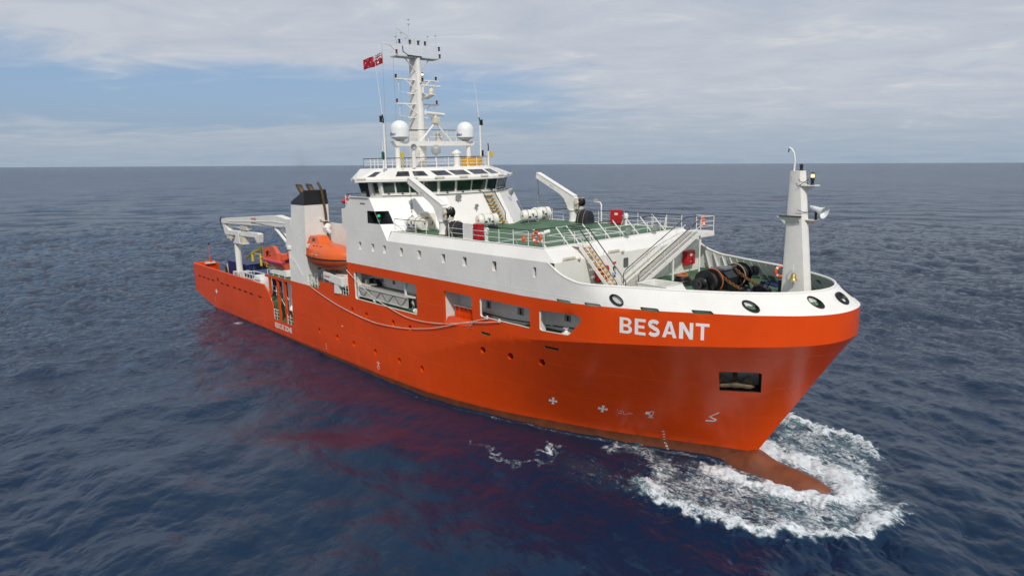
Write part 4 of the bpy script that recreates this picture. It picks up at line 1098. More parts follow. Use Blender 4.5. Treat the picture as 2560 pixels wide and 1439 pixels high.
# painted deck marking
mb = MB(); zp = ZU+.004
def line(a, b, w=.16): mb.bar((*a,zp),(*b,zp),w,.004)
line((-19.3,-2.25),(-11.4,-2.25)); line((-19.3,-2.35),(-19.3,5.2)); line((-15.7,-7.1),(-15.7,-2.4)); line((-15.7,-2.1),(-15.7,6.6)); line((-12.6,-5.8),(-12.6,-2.4)); line((-12.6,-2.1),(-12.6,4.6)); line((-15.5,2.9),(-12.7,2.9),.2)
for y in (-1.2,-.5,.2,.9,1.6): line((-14.9,y),(-13.7,y),.2)
for y in (-.85,.55,1.25): line((-14.3,y-.22),(-14.3,y+.22),.2)
mb.build('deck_marking', 'paint_white', ship)
# landing, foredeck stair (runs forward down to the foredeck)
YS = (-5.22,-4.38)
mb = MB(); mb.box((-10.7,YS[0],ZU-.06),(-9.72,YS[1],ZU)); mb.build('stair_landing', 'white_plain', ship)
mb = MB()
def stp(t): return (-9.72+t*3.02, ZU-t*3.02)
for y in YS:
    a, b = stp(0), stp(1); mb.bar((a[0],y,a[1]-.06),(b[0],y,b[1]-.06),.05,.22)
FST = mb.build('foredeck_stair', 'white_plain', ship)
for k in range(13):
    x, z = stp((k+.5)/13); mb = MB(); mb.box((x-.13,YS[0]+.03,z-.03),(x+.10,YS[1]-.03,z)); mb.box((x+.075,YS[0]+.03,z-.05),(x+.13,YS[1]-.03,z+.014),1); mb.box((x-.14,YS[0]+.03,z-.002),(x-.07,YS[1]-.03,z+.014),1); mb.build('step', ['grey_white','yellow'], FST)
for y in YS:
    a, b = stp(0), stp(1)
    mb = MB(); mb.tube([(-11.2,y,13.97),(-9.72,y,13.97),(b[0]-.12,y,b[1]+1.12),(b[0],y,b[1]+.95),(b[0],y,b[1]+.1)],.034,6); mb.build('handrail','dark_rail',FST,smooth=50)
    mb = MB(); mb.tube([(-10.7,y,ZU+.5),(a[0],y,ZU+.5),(b[0],y,b[1]+.5)],.02,5)
    for t in (.05,.35,.65,.93): x,z=stp(t); mb.cyl((x,y,z),(x+.25,y,z+.82),.02,n=5)
    mb.build('guard','white_plain',FST)
# long ramp up to the port side
def rp(t): return (-1.75+t*7.1, ZF+.05+t*3.0)
mb = MB()
for x in (-8.95,-7.75):
    a, b = rp(0), rp(1); mb.bar((x,a[0],a[1]),(x,b[0],b[1]),.06,.26)
RAMP = mb.build('foredeck_ramp', 'white_plain', ship)
for k in range(46):
    a, b = rp((k+.1)/46), rp((k+.93)/46); mb = MB(); mb.bar((-8.35,a[0],a[1]+.05),(-8.35,b[0],b[1]+.05),1.14,.05); mb.build('tread','ribbed_grey',RAMP)
for x in (-8.98,-7.72):
    a, b = rp(0), rp(1)
    mb = MB(); mb.tube([(x,a[0],a[1]+.1),(x,a[0],a[1]+.85),(x,a[0]+.25,a[1]+1.08),(x,b[0],b[1]+1.05),(x,b[0]+1.6,b[1]+1.05)],.032,6); mb.build('handrail','dark_rail',RAMP,smooth=50)
    mb = MB(); mb.tube([(x,a[0],a[1]+.5),(x,b[0],b[1]+.52)],.02,5)
    for t in (.2,.42,.64,.86): y,z=rp(t); mb.cyl((x,y,z+.1),(x,y-.28,z+1.0),.02,n=5)
    mb.build('guard','white_plain',RAMP)
mb = MB(); mb.box((-9.3,5.35,12.83),(-7.7,7.1,12.95)); mb.box((-7.74,5.35,12.6),(-7.68,7.1,12.83)); mb.build('ramp_landing','white_plain',ship)
railing([(-7.75,5.4,12.95),(-7.75,7.1,12.95),(-9.2,7.1,12.95)], step=1.5, top='white_plain')
mb = MB(); mb.cyl((-7.85,2.25,ZF),(-7.85,2.25,11.4),.075,n=10); mb.cyl((-7.85,5.5,ZF),(-7.85,5.5,12.7),.06,n=10); mb.build('ramp_post','white_plain',ship)
# details on the front bulkhead
mb = MB(); mb.poly([(-9.285,y,z) for y,z in rrect(-1.38,11.08,-.86,11.74,.1)]); mb.build('window','glass_grey',FRONT,fix=False)
mb = MB(); Q = rrect(3.9,10.15,4.75,11.95,.15); mb.prism([(-9.28,y,z) for y,z in Q],(.04,0,0)); mb.build('door','white_plain',FRONT)
for y,z,w,h,c in ((-2.35,11.55,.35,.12,'text_red'),(-2.35,11.2,.22,.22,'black'),(-2.35,10.75,.3,.3,'blue_band'),(-2.35,11.0,.14,.14,'black'),(4.3,11.7,.16,.2,'black')):
    mb = MB(); mb.cbox((-9.27,y,z),(.03,w,h)); mb.build('notice',c,FRONT)
def fluor(y, z=12.32, x=-9.35):
    mb = MB(); mb.bar((x,y-.5,z),(x,y+.5,z),.16,.12); mb.bar((x+.02,y-.65,z-.1),(x+.02,y+.65,z-.1),.05,.04); mb.lathe([(0,0),(.1,.02),(.12,.14),(.04,.2)],(x+.05,y+.75,z-.05),(1,.3,-.6),10); mb.build('light_fitting','cream',FRONT)
for y in (-6.6,-2.3,6.2): fluor(y)
def flood(p, d, label, rot=0, big=1.):
    f = thing('floodlight', label, 'floodlight', p, rot, 'deck floodlights'); d = V3(d).normalized()
    mb = MB(); mb.tube([(0,0,-.42),(.0,0,-.2),(.0,0,0)],.025,5); mb.bar((-.1,-.18,-.12),(-.1,.18,-.12),.04); mb.build('bracket','steel',f)
    mb = MB(); mb.lathe([(.0,-.2*big),(.13*big,-.17*big),(.20*big,.04),(.25*big,.06),(.25*big,.10),(.21*big,.10)],(0,0,.08),d,18); mb.build('housing','pad_grey',f,smooth=40)
    mb = MB(); mb.lathe([(.21*big,.09),(0,.095)],(0,0,.08),d,18); mb.build('lens','glass_grey',f,smooth=40)
flood((-10.25,.3,13.3),(1,-.3,-.45),'left round floodlight on the white brow above the foredeck ramp')
flood((-10.25,3.45,13.3),(1,-.3,-.45),'right round floodlight on the white brow above the foredeck ramp')
flood((-26.35,-2.0,15.35),(1,-.2,-.3),'round floodlight high on the sloping bridge front, left of the stair',0,1.15)
flood((-25.75,-.55,14.55),(1,-.2,-.3),'small floodlight low on the sloping bridge front behind the life rafts',0,.7)
flood((-27.6,5.1,15.35),(1,.3,-.3),'round floodlight high on the bridge front right of the stair',0,1.15)
lp = thing('deck_light', 'floodlight on a bent white pole at the port rail beside the red cabinet', 'lamp', (-18.75,7.42,ZU), 0)
mb = MB(); mb.tube([(0,0,0),(0,0,1.55),(-.1,0,1.72),(-.45,0,1.75)],.06,8); mb.build('pole','white_plain',lp,smooth=60); mb = MB(); mb.lathe([(0,-.15),(.16,-.1),(.22,.1),(.2,.12),(0,.1)],(-.6,0,1.85),(.5,-.8,.1),16); mb.build('lamp_head','pad_grey',lp,smooth=40)
# companion locker at the foot of the bridge front
lk2 = thing('deck_house_door', 'pale weathertight door hood with a red notice at the foot of the bridge front', 'door', (-26.6,-5.05,ZU), R(-52+90+142), None)
lk2.rotation_euler = (0,0,math.atan2(-.80,.6)+R(15))
mb = MB(); mb.prism([(-.9,-.7,0),(.14,-.7,0),(-.2,-.7,1.45),(-.9,-.7,1.5)],(0,1.4,0)); mb.build('hood','white_plain',lk2,bevel=.06)
mb = MB(); mb.prism([(.145-.34*z/1.45,y,z) for y,z in rrect(-.6,.12,.6,1.36,.12)],(.05,0,0)); mb.build('door_leaf','cream',lk2)
mb = MB(); mb.cbox((-.03,-.05,.98),(.05,.3,.14)); mb.build('notice','text_red',lk2); mb = MB(); mb.bar((.14,.35,.4),(.07,.45,.7),.04); mb.build('handle','black',lk2)
# ------------------------------------------------------------------ life rafts
def raft_proto(label, loc, rotz):
    t = thing('life_raft', label, 'life raft', loc, rotz, 'life raft canisters')
    mb = MB(); L_, r_ = 1.75, .50; prof = [(0,-L_/2),(.30,-L_/2+.0),(.42,-L_/2+.05),(.47,-L_/2+.14)]
    for k in range(5):
        y = -L_/2+.2+k*.34; prof += [(.50,y),(.50,y+.13),(.515,y+.15),(.515,y+.19),(.50,y+.21)]
    prof += [(.47,L_/2-.14),(.42,L_/2-.05),(.30,L_/2),(0,L_/2)]
    mb.lathe(prof,(0,0,.66),(1,0,0),28); mb.build('canister','raft_white',t,smooth=35)
    mb = MB()
    for x in (-.45,.45):
        mb.tube([(x,-.52,.05),(x,-.5,.42),(x,-.36,.26),(x,0,.13),(x,.36,.26),(x,.5,.42),(x,.52,.05)],.035,6)
    for y in (-.5,.5): mb.bar((-.8,y,.05),(.8,y,.05),.07,.07)
    mb.build('cradle','steel',t)
    for x in (-.42,.42):
        mb = MB(); mb.tube([(x,.525*math.cos(R(a)),.66+.525*math.sin(R(a))) for a in range(-30,211,15)],.022,5); mb.build('lashing','rope_tan',t)
    for s in (-1,):
        mb = MB(); mb.tube([(.1,.53*s,.6),(.28,.56*s,.22),(.5,.55*s,.2),(.62,.53*s,.62)],.018,5); mb.build('painter','rope_white',t)
        for x in (-.3,.32):
            mb = MB(); q = [(x-.13,a) for a in (-105,-88)]; 
            mb.poly([(x+dx,.522*math.cos(R(a)),.66+.522*math.sin(R(a))) for dx,a in ((-.14,184),(.14,184),(.14,170+30),(-.14,200))]); mb.build('blue_patch','blue_band',t,fix=False)
        for dx in (-.09,.07):
            mb = MB(); mb.poly([(dx+ex,.526*math.cos(R(a)),.66+.526*math.sin(R(a))) for ex,a in ((-.04,158),(.05,158),(.09-dx*.9,190),(.03-dx*.9,190))]); mb.build('mark','text_black',t,fix=False)
        mb = MB(); mb.cbox((-L_/2-.005,-.22,.66),(.02,.2,.14)); mb.build('label_plate','fire_red',t)
        mb = MB(); mb.cbox((L_/2+.005,.2,.66),(.02,.2,.14)); mb.build('label_plate','fire_red',t)
    return t
rf = raft_proto('white life raft canister lying fore-and-aft beside the left deck crane', (-26.35,-6.35,ZU), R(4))
dup(rf, (-23.75,-1.15,ZU), R(78), 'white life raft canister at the foot of the bridge stair')
dup(rf, (-23.95,4.05,ZU), R(72), 'white life raft canister just right of the bridge stair')
dup(rf, (-25.3,6.55,ZU), R(80), 'white life raft canister far back by the port rail behind the second deck crane')
# ------------------------------------------------------------------ small deck cranes
def deck_crane(label, loc):
    t = thing('deck_crane', label, 'crane', loc, 0, 'white provision cranes on the upper deck')
    mb = MB(); mb.lathe([(.46,0),(.46,.08),(.40,.10),(.38,.14),(.38,.98),(.47,1.0),(.47,1.08),(.38,1.1)],n=20); mb.lathe([(.462,.03),(.47,.05),(.462,.07)],n=20,mi=1); mb.build('pedestal',['white_plain','rust'],t,smooth=40)
    J = [(-4.25,4.25),(-4.35,3.80),(-1.55,2.45),(-1.0,2.05),(-.62,1.45),(-.5,1.08),(.42,1.08),(.48,2.0),(.15,2.2)]
    mb = MB(); mb.prism([(x,-.24,z) for x,z in J],(0,.48,0)); mb.build('jib','white_plain',t,bevel=.02)
    mb = MB(); mb.bar((-4.2,0,4.27),(.2,0,2.24),.56,.05); mb.build('top_flange','white_plain',t)
    mb = MB(); mb.lathe([(.36,-.32),(.36,-.27),(.24,-.25),(.24,.25),(.36,.27),(.36,.32)],(.72,0,1.72),(0,1,0),18); mb.build('winch_drum','black',t,smooth=40)
    mb = MB(); mb.box((.42,-.42,1.15),(.8,-.3,2.1)); mb.box((.42,.3,1.15),(.8,.42,2.1)); mb.cyl((.72,-.55,1.72),(.72,-.32,1.72),.17,n=12); mb.box((.5,-.2,1.1),(.85,.2,1.35)); mb.build('winch_frame','cream',t,bevel=.02)
    mb = MB(); mb.tube([(.45,-.3,1.3),(.7,-.45,1.45),(.85,-.35,1.25),(.6,-.2,1.1)],.03,5); mb.tube([(.4,.1,2.0),(.7,.2,2.15),(.9,.1,1.9)],.03,5); mb.build('hydraulic_hose','rope_tan',t,smooth=60)
    mb = MB(); mb.cyl((-4.2,-.2,4.0),(-4.2,.2,4.0),.2,n=14); mb.build('sheave','steel',t,smooth=40)
    mb = MB(); mb.cyl((-4.3,0,3.8),(-4.25,0,2.2),.02,n=5); mb.build('wire','black',t); mb = MB(); mb.box((-4.33,-.08,1.75),(-4.17,.08,2.25)); mb.tube([(-4.25,0,1.75),(-4.2,0,1.6),(-4.3,0,1.5),(-4.38,0,1.62)],.035,6); mb.build('hook_block','steel',t,bevel=.03)
    for s in (-1,1):
        v,f = txt('1T-4M',.2,.004); d = V3((-1,0,.485)).normalized()
        mb = MB(); mb.add([(-2.5-s*x*d.x*-1*-1 if False else -2.35+s*x*.9, s*.246, 3.05-(s*x)*.9*.485+y) for x,y in v], f if s<0 else f); mb.build('lettering','pad_grey',t,fix=False)
    return t
c1 = deck_crane('white deck crane on the starboard side, its jib across the wheelhouse windows', (-22.6,-6.35,ZU))
dup(c1, (-21.5,6.95,ZU), R(2), 'white deck crane on the port side with its jib against the sea')
# black covered gear
def cover(label, loc):
    t = thing('covered_winch', label, 'cover', loc, 0, 'black canvas covers on the upper deck'); mb = MB()
    rings = [[(x,.62*math.cos(R(a))*k,1.08*max(0,math.sin(R(a)))**.8*k+.02) for a in range(0,181,15)] for x,k in ((-.62,.75),(-.55,.95),(0,1.02),(.55,.95),(.62,.75))]
    mb.loft(rings,closed=False,caps=True); mb.build('canvas','cover_black',t,smooth=50)
    mb = MB()
    for x in (-.3,.3): mb.tube([(x,.65*math.cos(R(a)),1.12*math.sin(R(a))+.02) for a in range(0,181,15)],.02,5)
    mb.build('lashing','rope_tan',t); return t
cv = cover('black canvas-covered gear beside the starboard deck crane', (-21.2,-6.3,ZU)); dup(cv, (-20.0,6.75,ZU), 0, 'black canvas-covered gear beside the port deck crane')
# hose cabinets
def cabinet(label, loc, rotz, w=1.0, h=1.1, d=.35, back='fire_red'):
    t = thing('hose_cabinet', label, 'cabinet', loc, rotz, 'red fire hose cabinets')
    mb = MB(); mb.box((-d/2,-w/2,0),(d/2,w/2,h)); mb.build('body','fire_red',t,bevel=.05)
    mb = MB(); mb.box((d/2-.01,-w/2+.03,.03),(d/2+.05,w/2-.03,h-.03)); dr = mb.build('door','fire_red',t,bevel=.05)
    mb = MB(); mb.cbox((d/2+.056,.05*w,h*.70),(.012,w*.3,h*.16)); mb.build('sticker','cream',dr); mb = MB(); mb.cbox((d/2+.06,0,h*.25),(.03,w*.2,.03)); mb.build('handle','cream',dr)
    for z in (.25,.75): mb = MB(); mb.cyl((d/2,w/2+.02,h*z-.05),(d/2,w/2+.02,h*z+.05),.03,n=6); mb.build('hinge','fire_red',t)
    return t
cabinet('red hose cabinet on the bulkhead to the right of the long ramp', (-9.12,6.05,10.42), 0, 1.15, 1.08, .32)
cabinet('red hose cabinet on the bulkhead half hidden behind the yellow-edged stair', (-9.12,-3.8,10.5), 0, 1.05, 1.02, .32)
cabinet('red hose cabinet standing at the port rail of the upper deck', (-17.0,7.3,ZU+.04), R(-72), 1.0, 1.18, .35)
hc = cabinet('red hose cabinet at the starboard rail, seen edge-on beside a white screen', (-17.75,-6.95,ZU+.02), R(90), .62, 1.12, .5)
sc_ = thing('screen', 'white plate screen at the starboard rail left of the red cabinet', 'screen', (-18.4,-7.38,ZU)); mb = MB(); mb.box((-.5,-.03,0),(.5,.03,1.15)); mb.box((-.5,.03,0),(-.44,.4,1.15)); mb.build('plate','white_plain',sc_,bevel=.015)
# ventilator posts
def ventpost(label, loc, h=.95):
    t = thing('ventilator', label, 'ventilator', loc, 0, 'white ventilator heads on the upper deck'); mb = MB(); mb.lathe([(.16,0),(.16,.03),(.10,.05),(.10,h*.5),(.16,h*.52),(.18,h*.62),(.18,h*.9),(.12,h),(0,h)],n=14); mb.build('pipe','white_plain',t,smooth=40); return t
vp = ventpost('white ventilator head at the starboard rail right of the red cabinet', (-16.55,-7.2,ZU)); dup(vp, (-16.0,7.3,ZU), 0, 'white ventilator head at the port rail right of the red cabinet')
# life rings
def ring(label, loc, rx, rz):
    t = thing('life_ring', label, 'life ring', loc, rz, 'orange life rings'); A = V3((math.cos(rx),0,math.sin(rx)))
    mb = MB(); e1 = V3((0,1,0)); e2 = A.cross(e1)
    mb.tube([tuple(e1*.32*math.cos(R(a))+e2*.32*math.sin(R(a))) for a in range(0,360,15)],.085,10,closed=True); mb.build('ring','ring_orange',t,smooth=80)
    for a in (45,135,225,315):
        mb = MB(); c = e1*.32*math.cos(R(a))+e2*.32*math.sin(R(a)); tt = (-e1*math.sin(R(a))+e2*math.cos(R(a)))*.05
        mb.cyl(c-tt,c+tt,.094,n=10); mb.build('band','paint_white',t)
    return t
lr = ring('orange life ring on the starboard upper deck rail', (-11.3,-7.5,13.57), 0, R(-90))
dup(lr, (-8.6,7.0,13.6), R(15), 'orange life ring at the head of the ramp by the port rail')
dup(lr, (-1.75,5.55,10.75), R(-35), 'orange life ring hung on the port bow bulwark behind the foremast')
sm_ = thing('light_buoy', 'small orange self-igniting light on the rail left of the starboard life ring', 'buoy', (-12.55,-7.45,13.15)); mb = MB(); mb.lathe([(0,0),(.1,.05),(.13,.25),(.06,.32),(.06,.48),(0,.52)],n=10); mb.build('float','ring_orange',sm_,smooth=50)
bd = thing('bundle', 'black bundle lashed over the starboard upper deck rail', 'bundle', (-15.6,-7.38,13.98)); mb = MB(); mb.tube([(-.55,0,-.05),(-.4,0,.0),(0,0,.03),(.4,0,-.02),(.6,0,-.1)],[.06,.13,.15,.12,.04],10); mb.build('canvas','cover_black',bd,smooth=60)
ib = thing('loudhailer', 'white horn box on the forward starboard rail left of the stair head', 'loudhailer', (-11.2,-6.9,13.75)); mb = MB(); mb.cyl((0,-.45,0),(0,.4,.12),.12,n=12); mb.lathe([(.14,0),(.2,.1)],(0,-.45,0),(0,-1,-.1),12); mb.build('body','white_plain',ib)
# ------------------------------------------------------------------ foredeck machinery
wd_ = thing('windlass', 'black anchor windlass with two rope drums on the green foredeck', 'windlass', (-2.75,.25,ZF), 0)
ax = 1.05
mb = MB(); mb.box((-.9,-.55,0),(.8,.75,.25)); mb.prism([(-.75,-.45,.25),(.6,-.45,.25),(.62,-.45,1.15),(.2,-.45,1.55),(-.55,-.45,1.55),(-.75,-.45,1.2)],(0,1.05,0)); mb.build('gearbox','machine_black',wd_,bevel=.04)
mb = MB(); mb.box((-.5,-.35,1.56),(.3,.5,1.72)); mb.bar((-.4,-.9,1.78),(.35,.9,1.74),.05); mb.build('control_block','steel',wd_,bevel=.03)
mb = MB(); mb.cyl((0,-2.95,ax),(0,2.95,ax),.11,n=12); mb.build('shaft','machine_black',wd_,smooth=50)
for s in (-1,1):
    mb = MB(); mb.lathe([(.30,0),(.33,.05),(.24,.16),(.24,.42),(.34,.58),(.36,.62),(.30,.62),(.2,.56)],(0,s*2.35,ax),(0,s,0),24); mb.build('warping_head','machine_black',wd_,smooth=40)
    mb = MB(); mb.lathe([(.2,0),(.72,.0),(.74,.05),(.42,.06),(.42,.62),(.74,.63),(.72,.68),(.2,.68)],(0,s*1.45,ax),(0,s,0),36); mb.build('drum','machine_black',wd_,smooth=30)
    mb = MB(); mb.lathe([(.42,.08),(.54,.1),(.56,.2),(.54,.3),(.56,.4),(.54,.5),(.54,.6),(.42,.62)],(0,s*1.45,ax),(0,s,0),30); mb.build('mooring_rope','rope_dark',wd_,smooth=60)
    mb = MB(); mb.tube([(.74*math.cos(R(a)),s*1.30,ax+.74*math.sin(R(a))) for a in range(-70,150,12)],.04,8); mb.build('brake_band','rope_tan' if s>0 else 'rope_orange',wd_,smooth=60)
    mb = MB(); mb.lathe([(.2,0),(.52,.02),(.55,.08),(.38,.16),(.38,.24),(.55,.32),(.52,.38),(.2,.4)],(0,s*.98-.2,ax),(0,1,0),20); mb.build('gypsy_wheel','machine_black',wd_,smooth=30)
    for y in (s*2.22, s*1.38): mb = MB(); mb.prism([(-.6,y,0),(.6,y,0),(.2,y,ax+.2),(-.2,y,ax+.2)],(0,s*.1,0)); mb.build('bearing_stand','machine_black',wd_,bevel=.02)
    mb = MB(); mb.cyl((-.35,s*1.2,1.6),(-.6,s*1.25,2.05),.022,n=5); mb.build('brake_lever','machine_black',wd_)
def chain(label, p, q, n_):
    t = thing('anchor_chain', label, 'chain', p, 0, 'anchor chains on the foredeck'); p, q = V3(p), V3(q); d = (q-p); L_ = d.length; d.normalize()
    s1_ = d.cross(V3((0,0,1))).normalized(); s2_ = s1_.cross(d)
    for k in range(n_):
        c = d*(L_*(k+.5)/n_)+V3((0,0,-.10*math.sin(math.pi*(k+.5)/n_))); sd2 = s1_ if k % 2 else s2_
        hl, hw = L_/n_*.72, .085
        pts = [c+d*(hl*math.copysign(min(1,abs(math.cos(R(a)))*1.25),math.cos(R(a))))+sd2*hw*math.sin(R(a)) for a in range(0,360,30)]
        mb = MB(); mb.tube(pts,.034,6,closed=True); mb.build('link','rust',t,smooth=60)
    return t
chain('rusty anchor chain running forward from the near side of the windlass', (-2.65,-.73,11.45),(-.95,-.75,10.55), 13)
chain('rusty anchor chain running forward from the far side of the windlass', (-2.65,1.23,11.45),(-.95,1.2,10.55), 13)
def stopper(label, loc):
    t = thing('chain_stopper', label, 'chain stopper', loc, 0, 'black chain stoppers on the foredeck'); mb = MB(); mb.prism([(-.6,-.28,0),(.7,-.28,0),(.5,-.28,.55),(.1,-.28,.75),(-.35,-.28,.62)],(0,.56,0)); mb.build('body','machine_black',t,bevel=.05)
    mb = MB(); mb.tube([(-.1,-.4,.65),(0,-.1,.8),(0,.15,.8),(.1,.4,.62)],.06,6); mb.cyl((.35,.1,.6),(.5,.25,1.05),.04,n=6); mb.lathe([(.1,0),(.14,.1),(.1,.2)],(.1,0,.78),n=8); mb.build('claw','machine_black',t,smooth=50); return t
sp_ = stopper('black chain stopper behind the foremast on the near chain', (-.75,-.75,ZF)); dup(sp_, (-.75,1.2,ZF), 0, 'black chain stopper behind the foremast on the far chain')
mh = thing('mooring_capstan', 'low black mushroom capstan between the chains and the bulwark', 'capstan', (-1.6,-1.9,ZF)); mb = MB(); mb.lathe([(.55,0),(.55,.08),(.38,.16),(.32,.34),(.36,.5),(.52,.6),(.52,.66),(.3,.72),(0,.74)],n=24); mb.build('head','machine_black',mh,smooth=40)
def bollard(label, loc):
    t = thing('bollard', label, 'bollard', loc, R(20), 'double bollards on the foredeck'); mb = MB(); mb.box((-.55,-.22,0),(.55,.22,.06)); mb.build('base','machine_black',t)
    for x in (-.32,.32): mb = MB(); mb.lathe([(.16,.06),(.16,.68),(.20,.72),(.20,.78),(0,.8)],(x,0,0),n=16); mb.build('post','machine_black',t,smooth=40)
    return t
bo = bollard('black double bollard at the port side by the foremast foot', (-.2,3.3,ZF)); dup(bo,(.9,-2.4,ZF),R(-40),'black double bollard inside the starboard bulwark by the foremast')
co = thing('rope_coil', 'heap of coiled dark mooring rope under the ramp', 'rope', (-6.6,1.55,ZF)); random.seed(4)
for k in range(9):
    mb = MB(); r_ = .62-.04*k; ph = random.random()*6; mb.tube([((r_+.05*math.sin(3*R(a)+ph))*math.cos(R(a))+.05*math.sin(ph),(r_+.05*math.cos(2*R(a)+ph))*1.2*math.sin(R(a)),.06+.075*k+.03*math.sin(R(a)*2+ph)) for a in range(0,360,20)],.055,6,closed=True); mb.build('turn','machine_black' if k<7 else 'rope_orange',co,smooth=70)
tk = thing('trunk', 'low white open trunk inside the starboard bulwark below the ramp', 'trunk', (-4.75,-3.55,ZF)); mb = MB()
for a,b in (((-1.0,-.85),(1.0,-.85)),((1.0,-.85),(1.0,.8)),((1.0,.8),(-1.0,.8)),((-1.0,.8),(-1.0,-.85))): mb.bar((*a,.5),(*b,.5),.05,1.0)
mb.build('plating','white_plain',tk); mb = MB(); mb.tube([(-1.02,-.87,1.0),(1.02,-.87,1.0),(1.02,.82,1.0),(-1.02,.82,1.0)],.04,6,closed=True); mb.build('coaming','white_plain',tk,smooth=60); mb = MB(); mb.prism([(1.02,-.85,0),(1.9,-.85,0),(1.02,-.85,1.0)],(0,1.65,0)); mb.build('sloping_side','white_plain',tk); mb = MB(); mb.box((-1,-.85,.02),(1,.8,.05)); mb.tube([(0,-.2,.05),(0,-.15,.9),(.15,.2,.75)],.035,6); mb.build('bottom','deck_green',tk)
# port fairlead and blue drip tray
def rfair(label, loc, rz):
    t = thing('fairlead', label, 'fairlead', loc, rz, 'black fairleads in the bow bulwark'); mb = MB(); Q = rrect(-.34,-.32,.34,.32,.2); q2 = rrect(-.22,-.2,.22,.2,.14)
    mb.loft([[(0,a,b) for a,b in Q],[(.12,a,b) for a,b in Q],[(.14,a,b) for a,b in q2],[(-.05,a,b) for a,b in q2]],caps=False); mb.build('frame','machine_black',t,smooth=40); mb = MB(); mb.poly([(.0,a,b) for a,b in q2]); mb.build('throat','glass_dark',t,fix=False); return t
fa = rfair('black rounded fairlead in the port bow bulwark behind the windlass', (-4.15,6.72,10.42), R(-112)); dup(fa, (3.1,2.35,10.45), R(-150), 'black fairlead at the stem, just right of the foremast foot')
tr = thing('drip_tray', 'blue tray on deck below the port life ring', 'tray', (-2.0,5.2,ZF), R(-30)); mb = MB(); mb.box((-.9,-.4,0),(.9,.4,.04)); 
for a,b in (((-.9,-.4),(.9,-.4)),((.9,-.4),(.9,.4)),((.9,.4),(-.9,.4)),((-.9,.4),(-.9,-.4))): mb.bar((*a,.05),(*b,.05),.03,.1)
mb.build('pan','container_blue',tr)
# ------------------------------------------------------------------ foremast
mb = MB()
def fsec(z, x0, x1, w): return [(x0,-w,z),(x0+.1,-w-.06,z),(x1-.22,-w-.06,z),(x1-.04,-w*.55,z),(x1,0,z),(x1-.04,w*.55,z),(x1-.22,w+.06,z),(x0+.1,w+.06,z),(x0,w,z)]
mb.loft([fsec(ZF-.05,1.22,2.92,.30), fsec(17.45,1.38,2.16,.20)]); FM = mb.build('foremast','white_plain',ship,smooth=35)
mb = MB(); mb.prism([(1.05,-.62,14.95),(2.2,-.62,14.95),(2.2,.3,14.95),(1.05,.3,14.95)],(0,0,.05)); mb.build('shelf','dark_rail',FM)
mb = MB(); mb.prism([(.85,-.5,14.95),(1.35,-.5,14.55),(1.35,-.5,14.95)],(0,.06,0)); mb.prism([(1.08,-.6,14.94),(2.15,-.6,14.94),(2.15,-.36,14.6),(1.4,-.36,14.6)],(0,.04,0)); mb.build('shelf_bracket','white_plain',FM)
mb = MB(); mb.box((2.05,-.3,16.62),(2.85,.3,16.68)); mb.prism([(2.1,-.03,16.62),(2.75,-.03,16.62),(2.12,-.03,16.15)],(0,.06,0)); mb.build('light_shelf','white_plain',FM)
lantern(FM,(2.55,0,16.68),'lamp_black'); lantern(FM,(2.55,0,17.0),'lamp_lit'); lantern(FM,(1.9,0,17.46),'lamp_black')
mb = MB(); mb.tube([(1.5,0,17.4),(1.52,0,18.0),(1.45,0,18.4),(1.3,0,18.62),(1.15,0,18.7)],.05,8); mb.cyl((1.15,0,18.7),(1.13,0,18.45),.03,n=6,mi=1); mb.build('lamp_arm',['white_plain','black'],FM,smooth=60)
mb = MB(); mb.tube([(1.95,-.39,17.0),(2.1,-.42,16.85),(2.4,-.2,16.8)],.02,5); mb.tube([(1.95,-.4,16.6),(2.15,-.4,16.75),(2.45,-.2,17.0)],.02,5); mb.tube([(2.0,-.42,15.35),(2.25,-.35,15.22),(2.5,0,15.2)],.018,5); mb.build('cable','black',FM,smooth=60)
mb = MB(); mb.box((2.3,-.2,14.75),(3.05,.2,14.8)); mb.prism([(2.35,-.03,14.75),(2.9,-.03,14.75),(2.38,-.03,14.35)],(0,.06,0)); mb.build('horn_shelf','cream',FM)
mb = MB(); mb.cbox((1.55,-.40,17.0),(.12,.02,.3)); mb.build('plate','grey_white',FM)
hn = thing('fog_horn','white conical fog horn on the front of the foremast','horn',(2.95,0,15.25)); dr_ = V3((.93,-.22,-.30)).normalized()
mb = MB(); mb.lathe([(.0,-.52),(.07,-.5),(.08,-.35),(.11,-.33),(.13,-.16),(.16,.05),(.23,.26),(.35,.44),(.33,.44),(.20,.24),(.08,.0)],(0,0,.1),dr_,24); mb.build('bell_mouth','dome_white',hn,smooth=60); mb = MB(); mb.bar((-.1,0,-.45),(-.1,0,.15),.1,.1); mb.build('bracket','black',hn)
be = thing('ship_bell','brass bell hanging from a hook on the starboard face of the foremast','bell',(2.1,-.68,11.5)); mb = MB(); mb.lathe([(0,.36),(.07,.36),(.13,.28),(.15,.1),(.19,.02),(.24,-.04),(.22,-.04)],n=20); mb.build('bell','brass',be,smooth=60); mb = MB(); mb.cyl((0,0,.05),(0,0,-.12),.03,n=6); mb.cyl((0,0,-.1),(0,0,-.5),.015,n=5); mb.build('clapper_rope','rope_tan',be); mb = MB(); mb.tube([(0,.15,.75),(0,-.02,.8),(0,-.06,.65),(0,0,.4)],.03,6); mb.build('hook','white_plain',be,smooth=60)
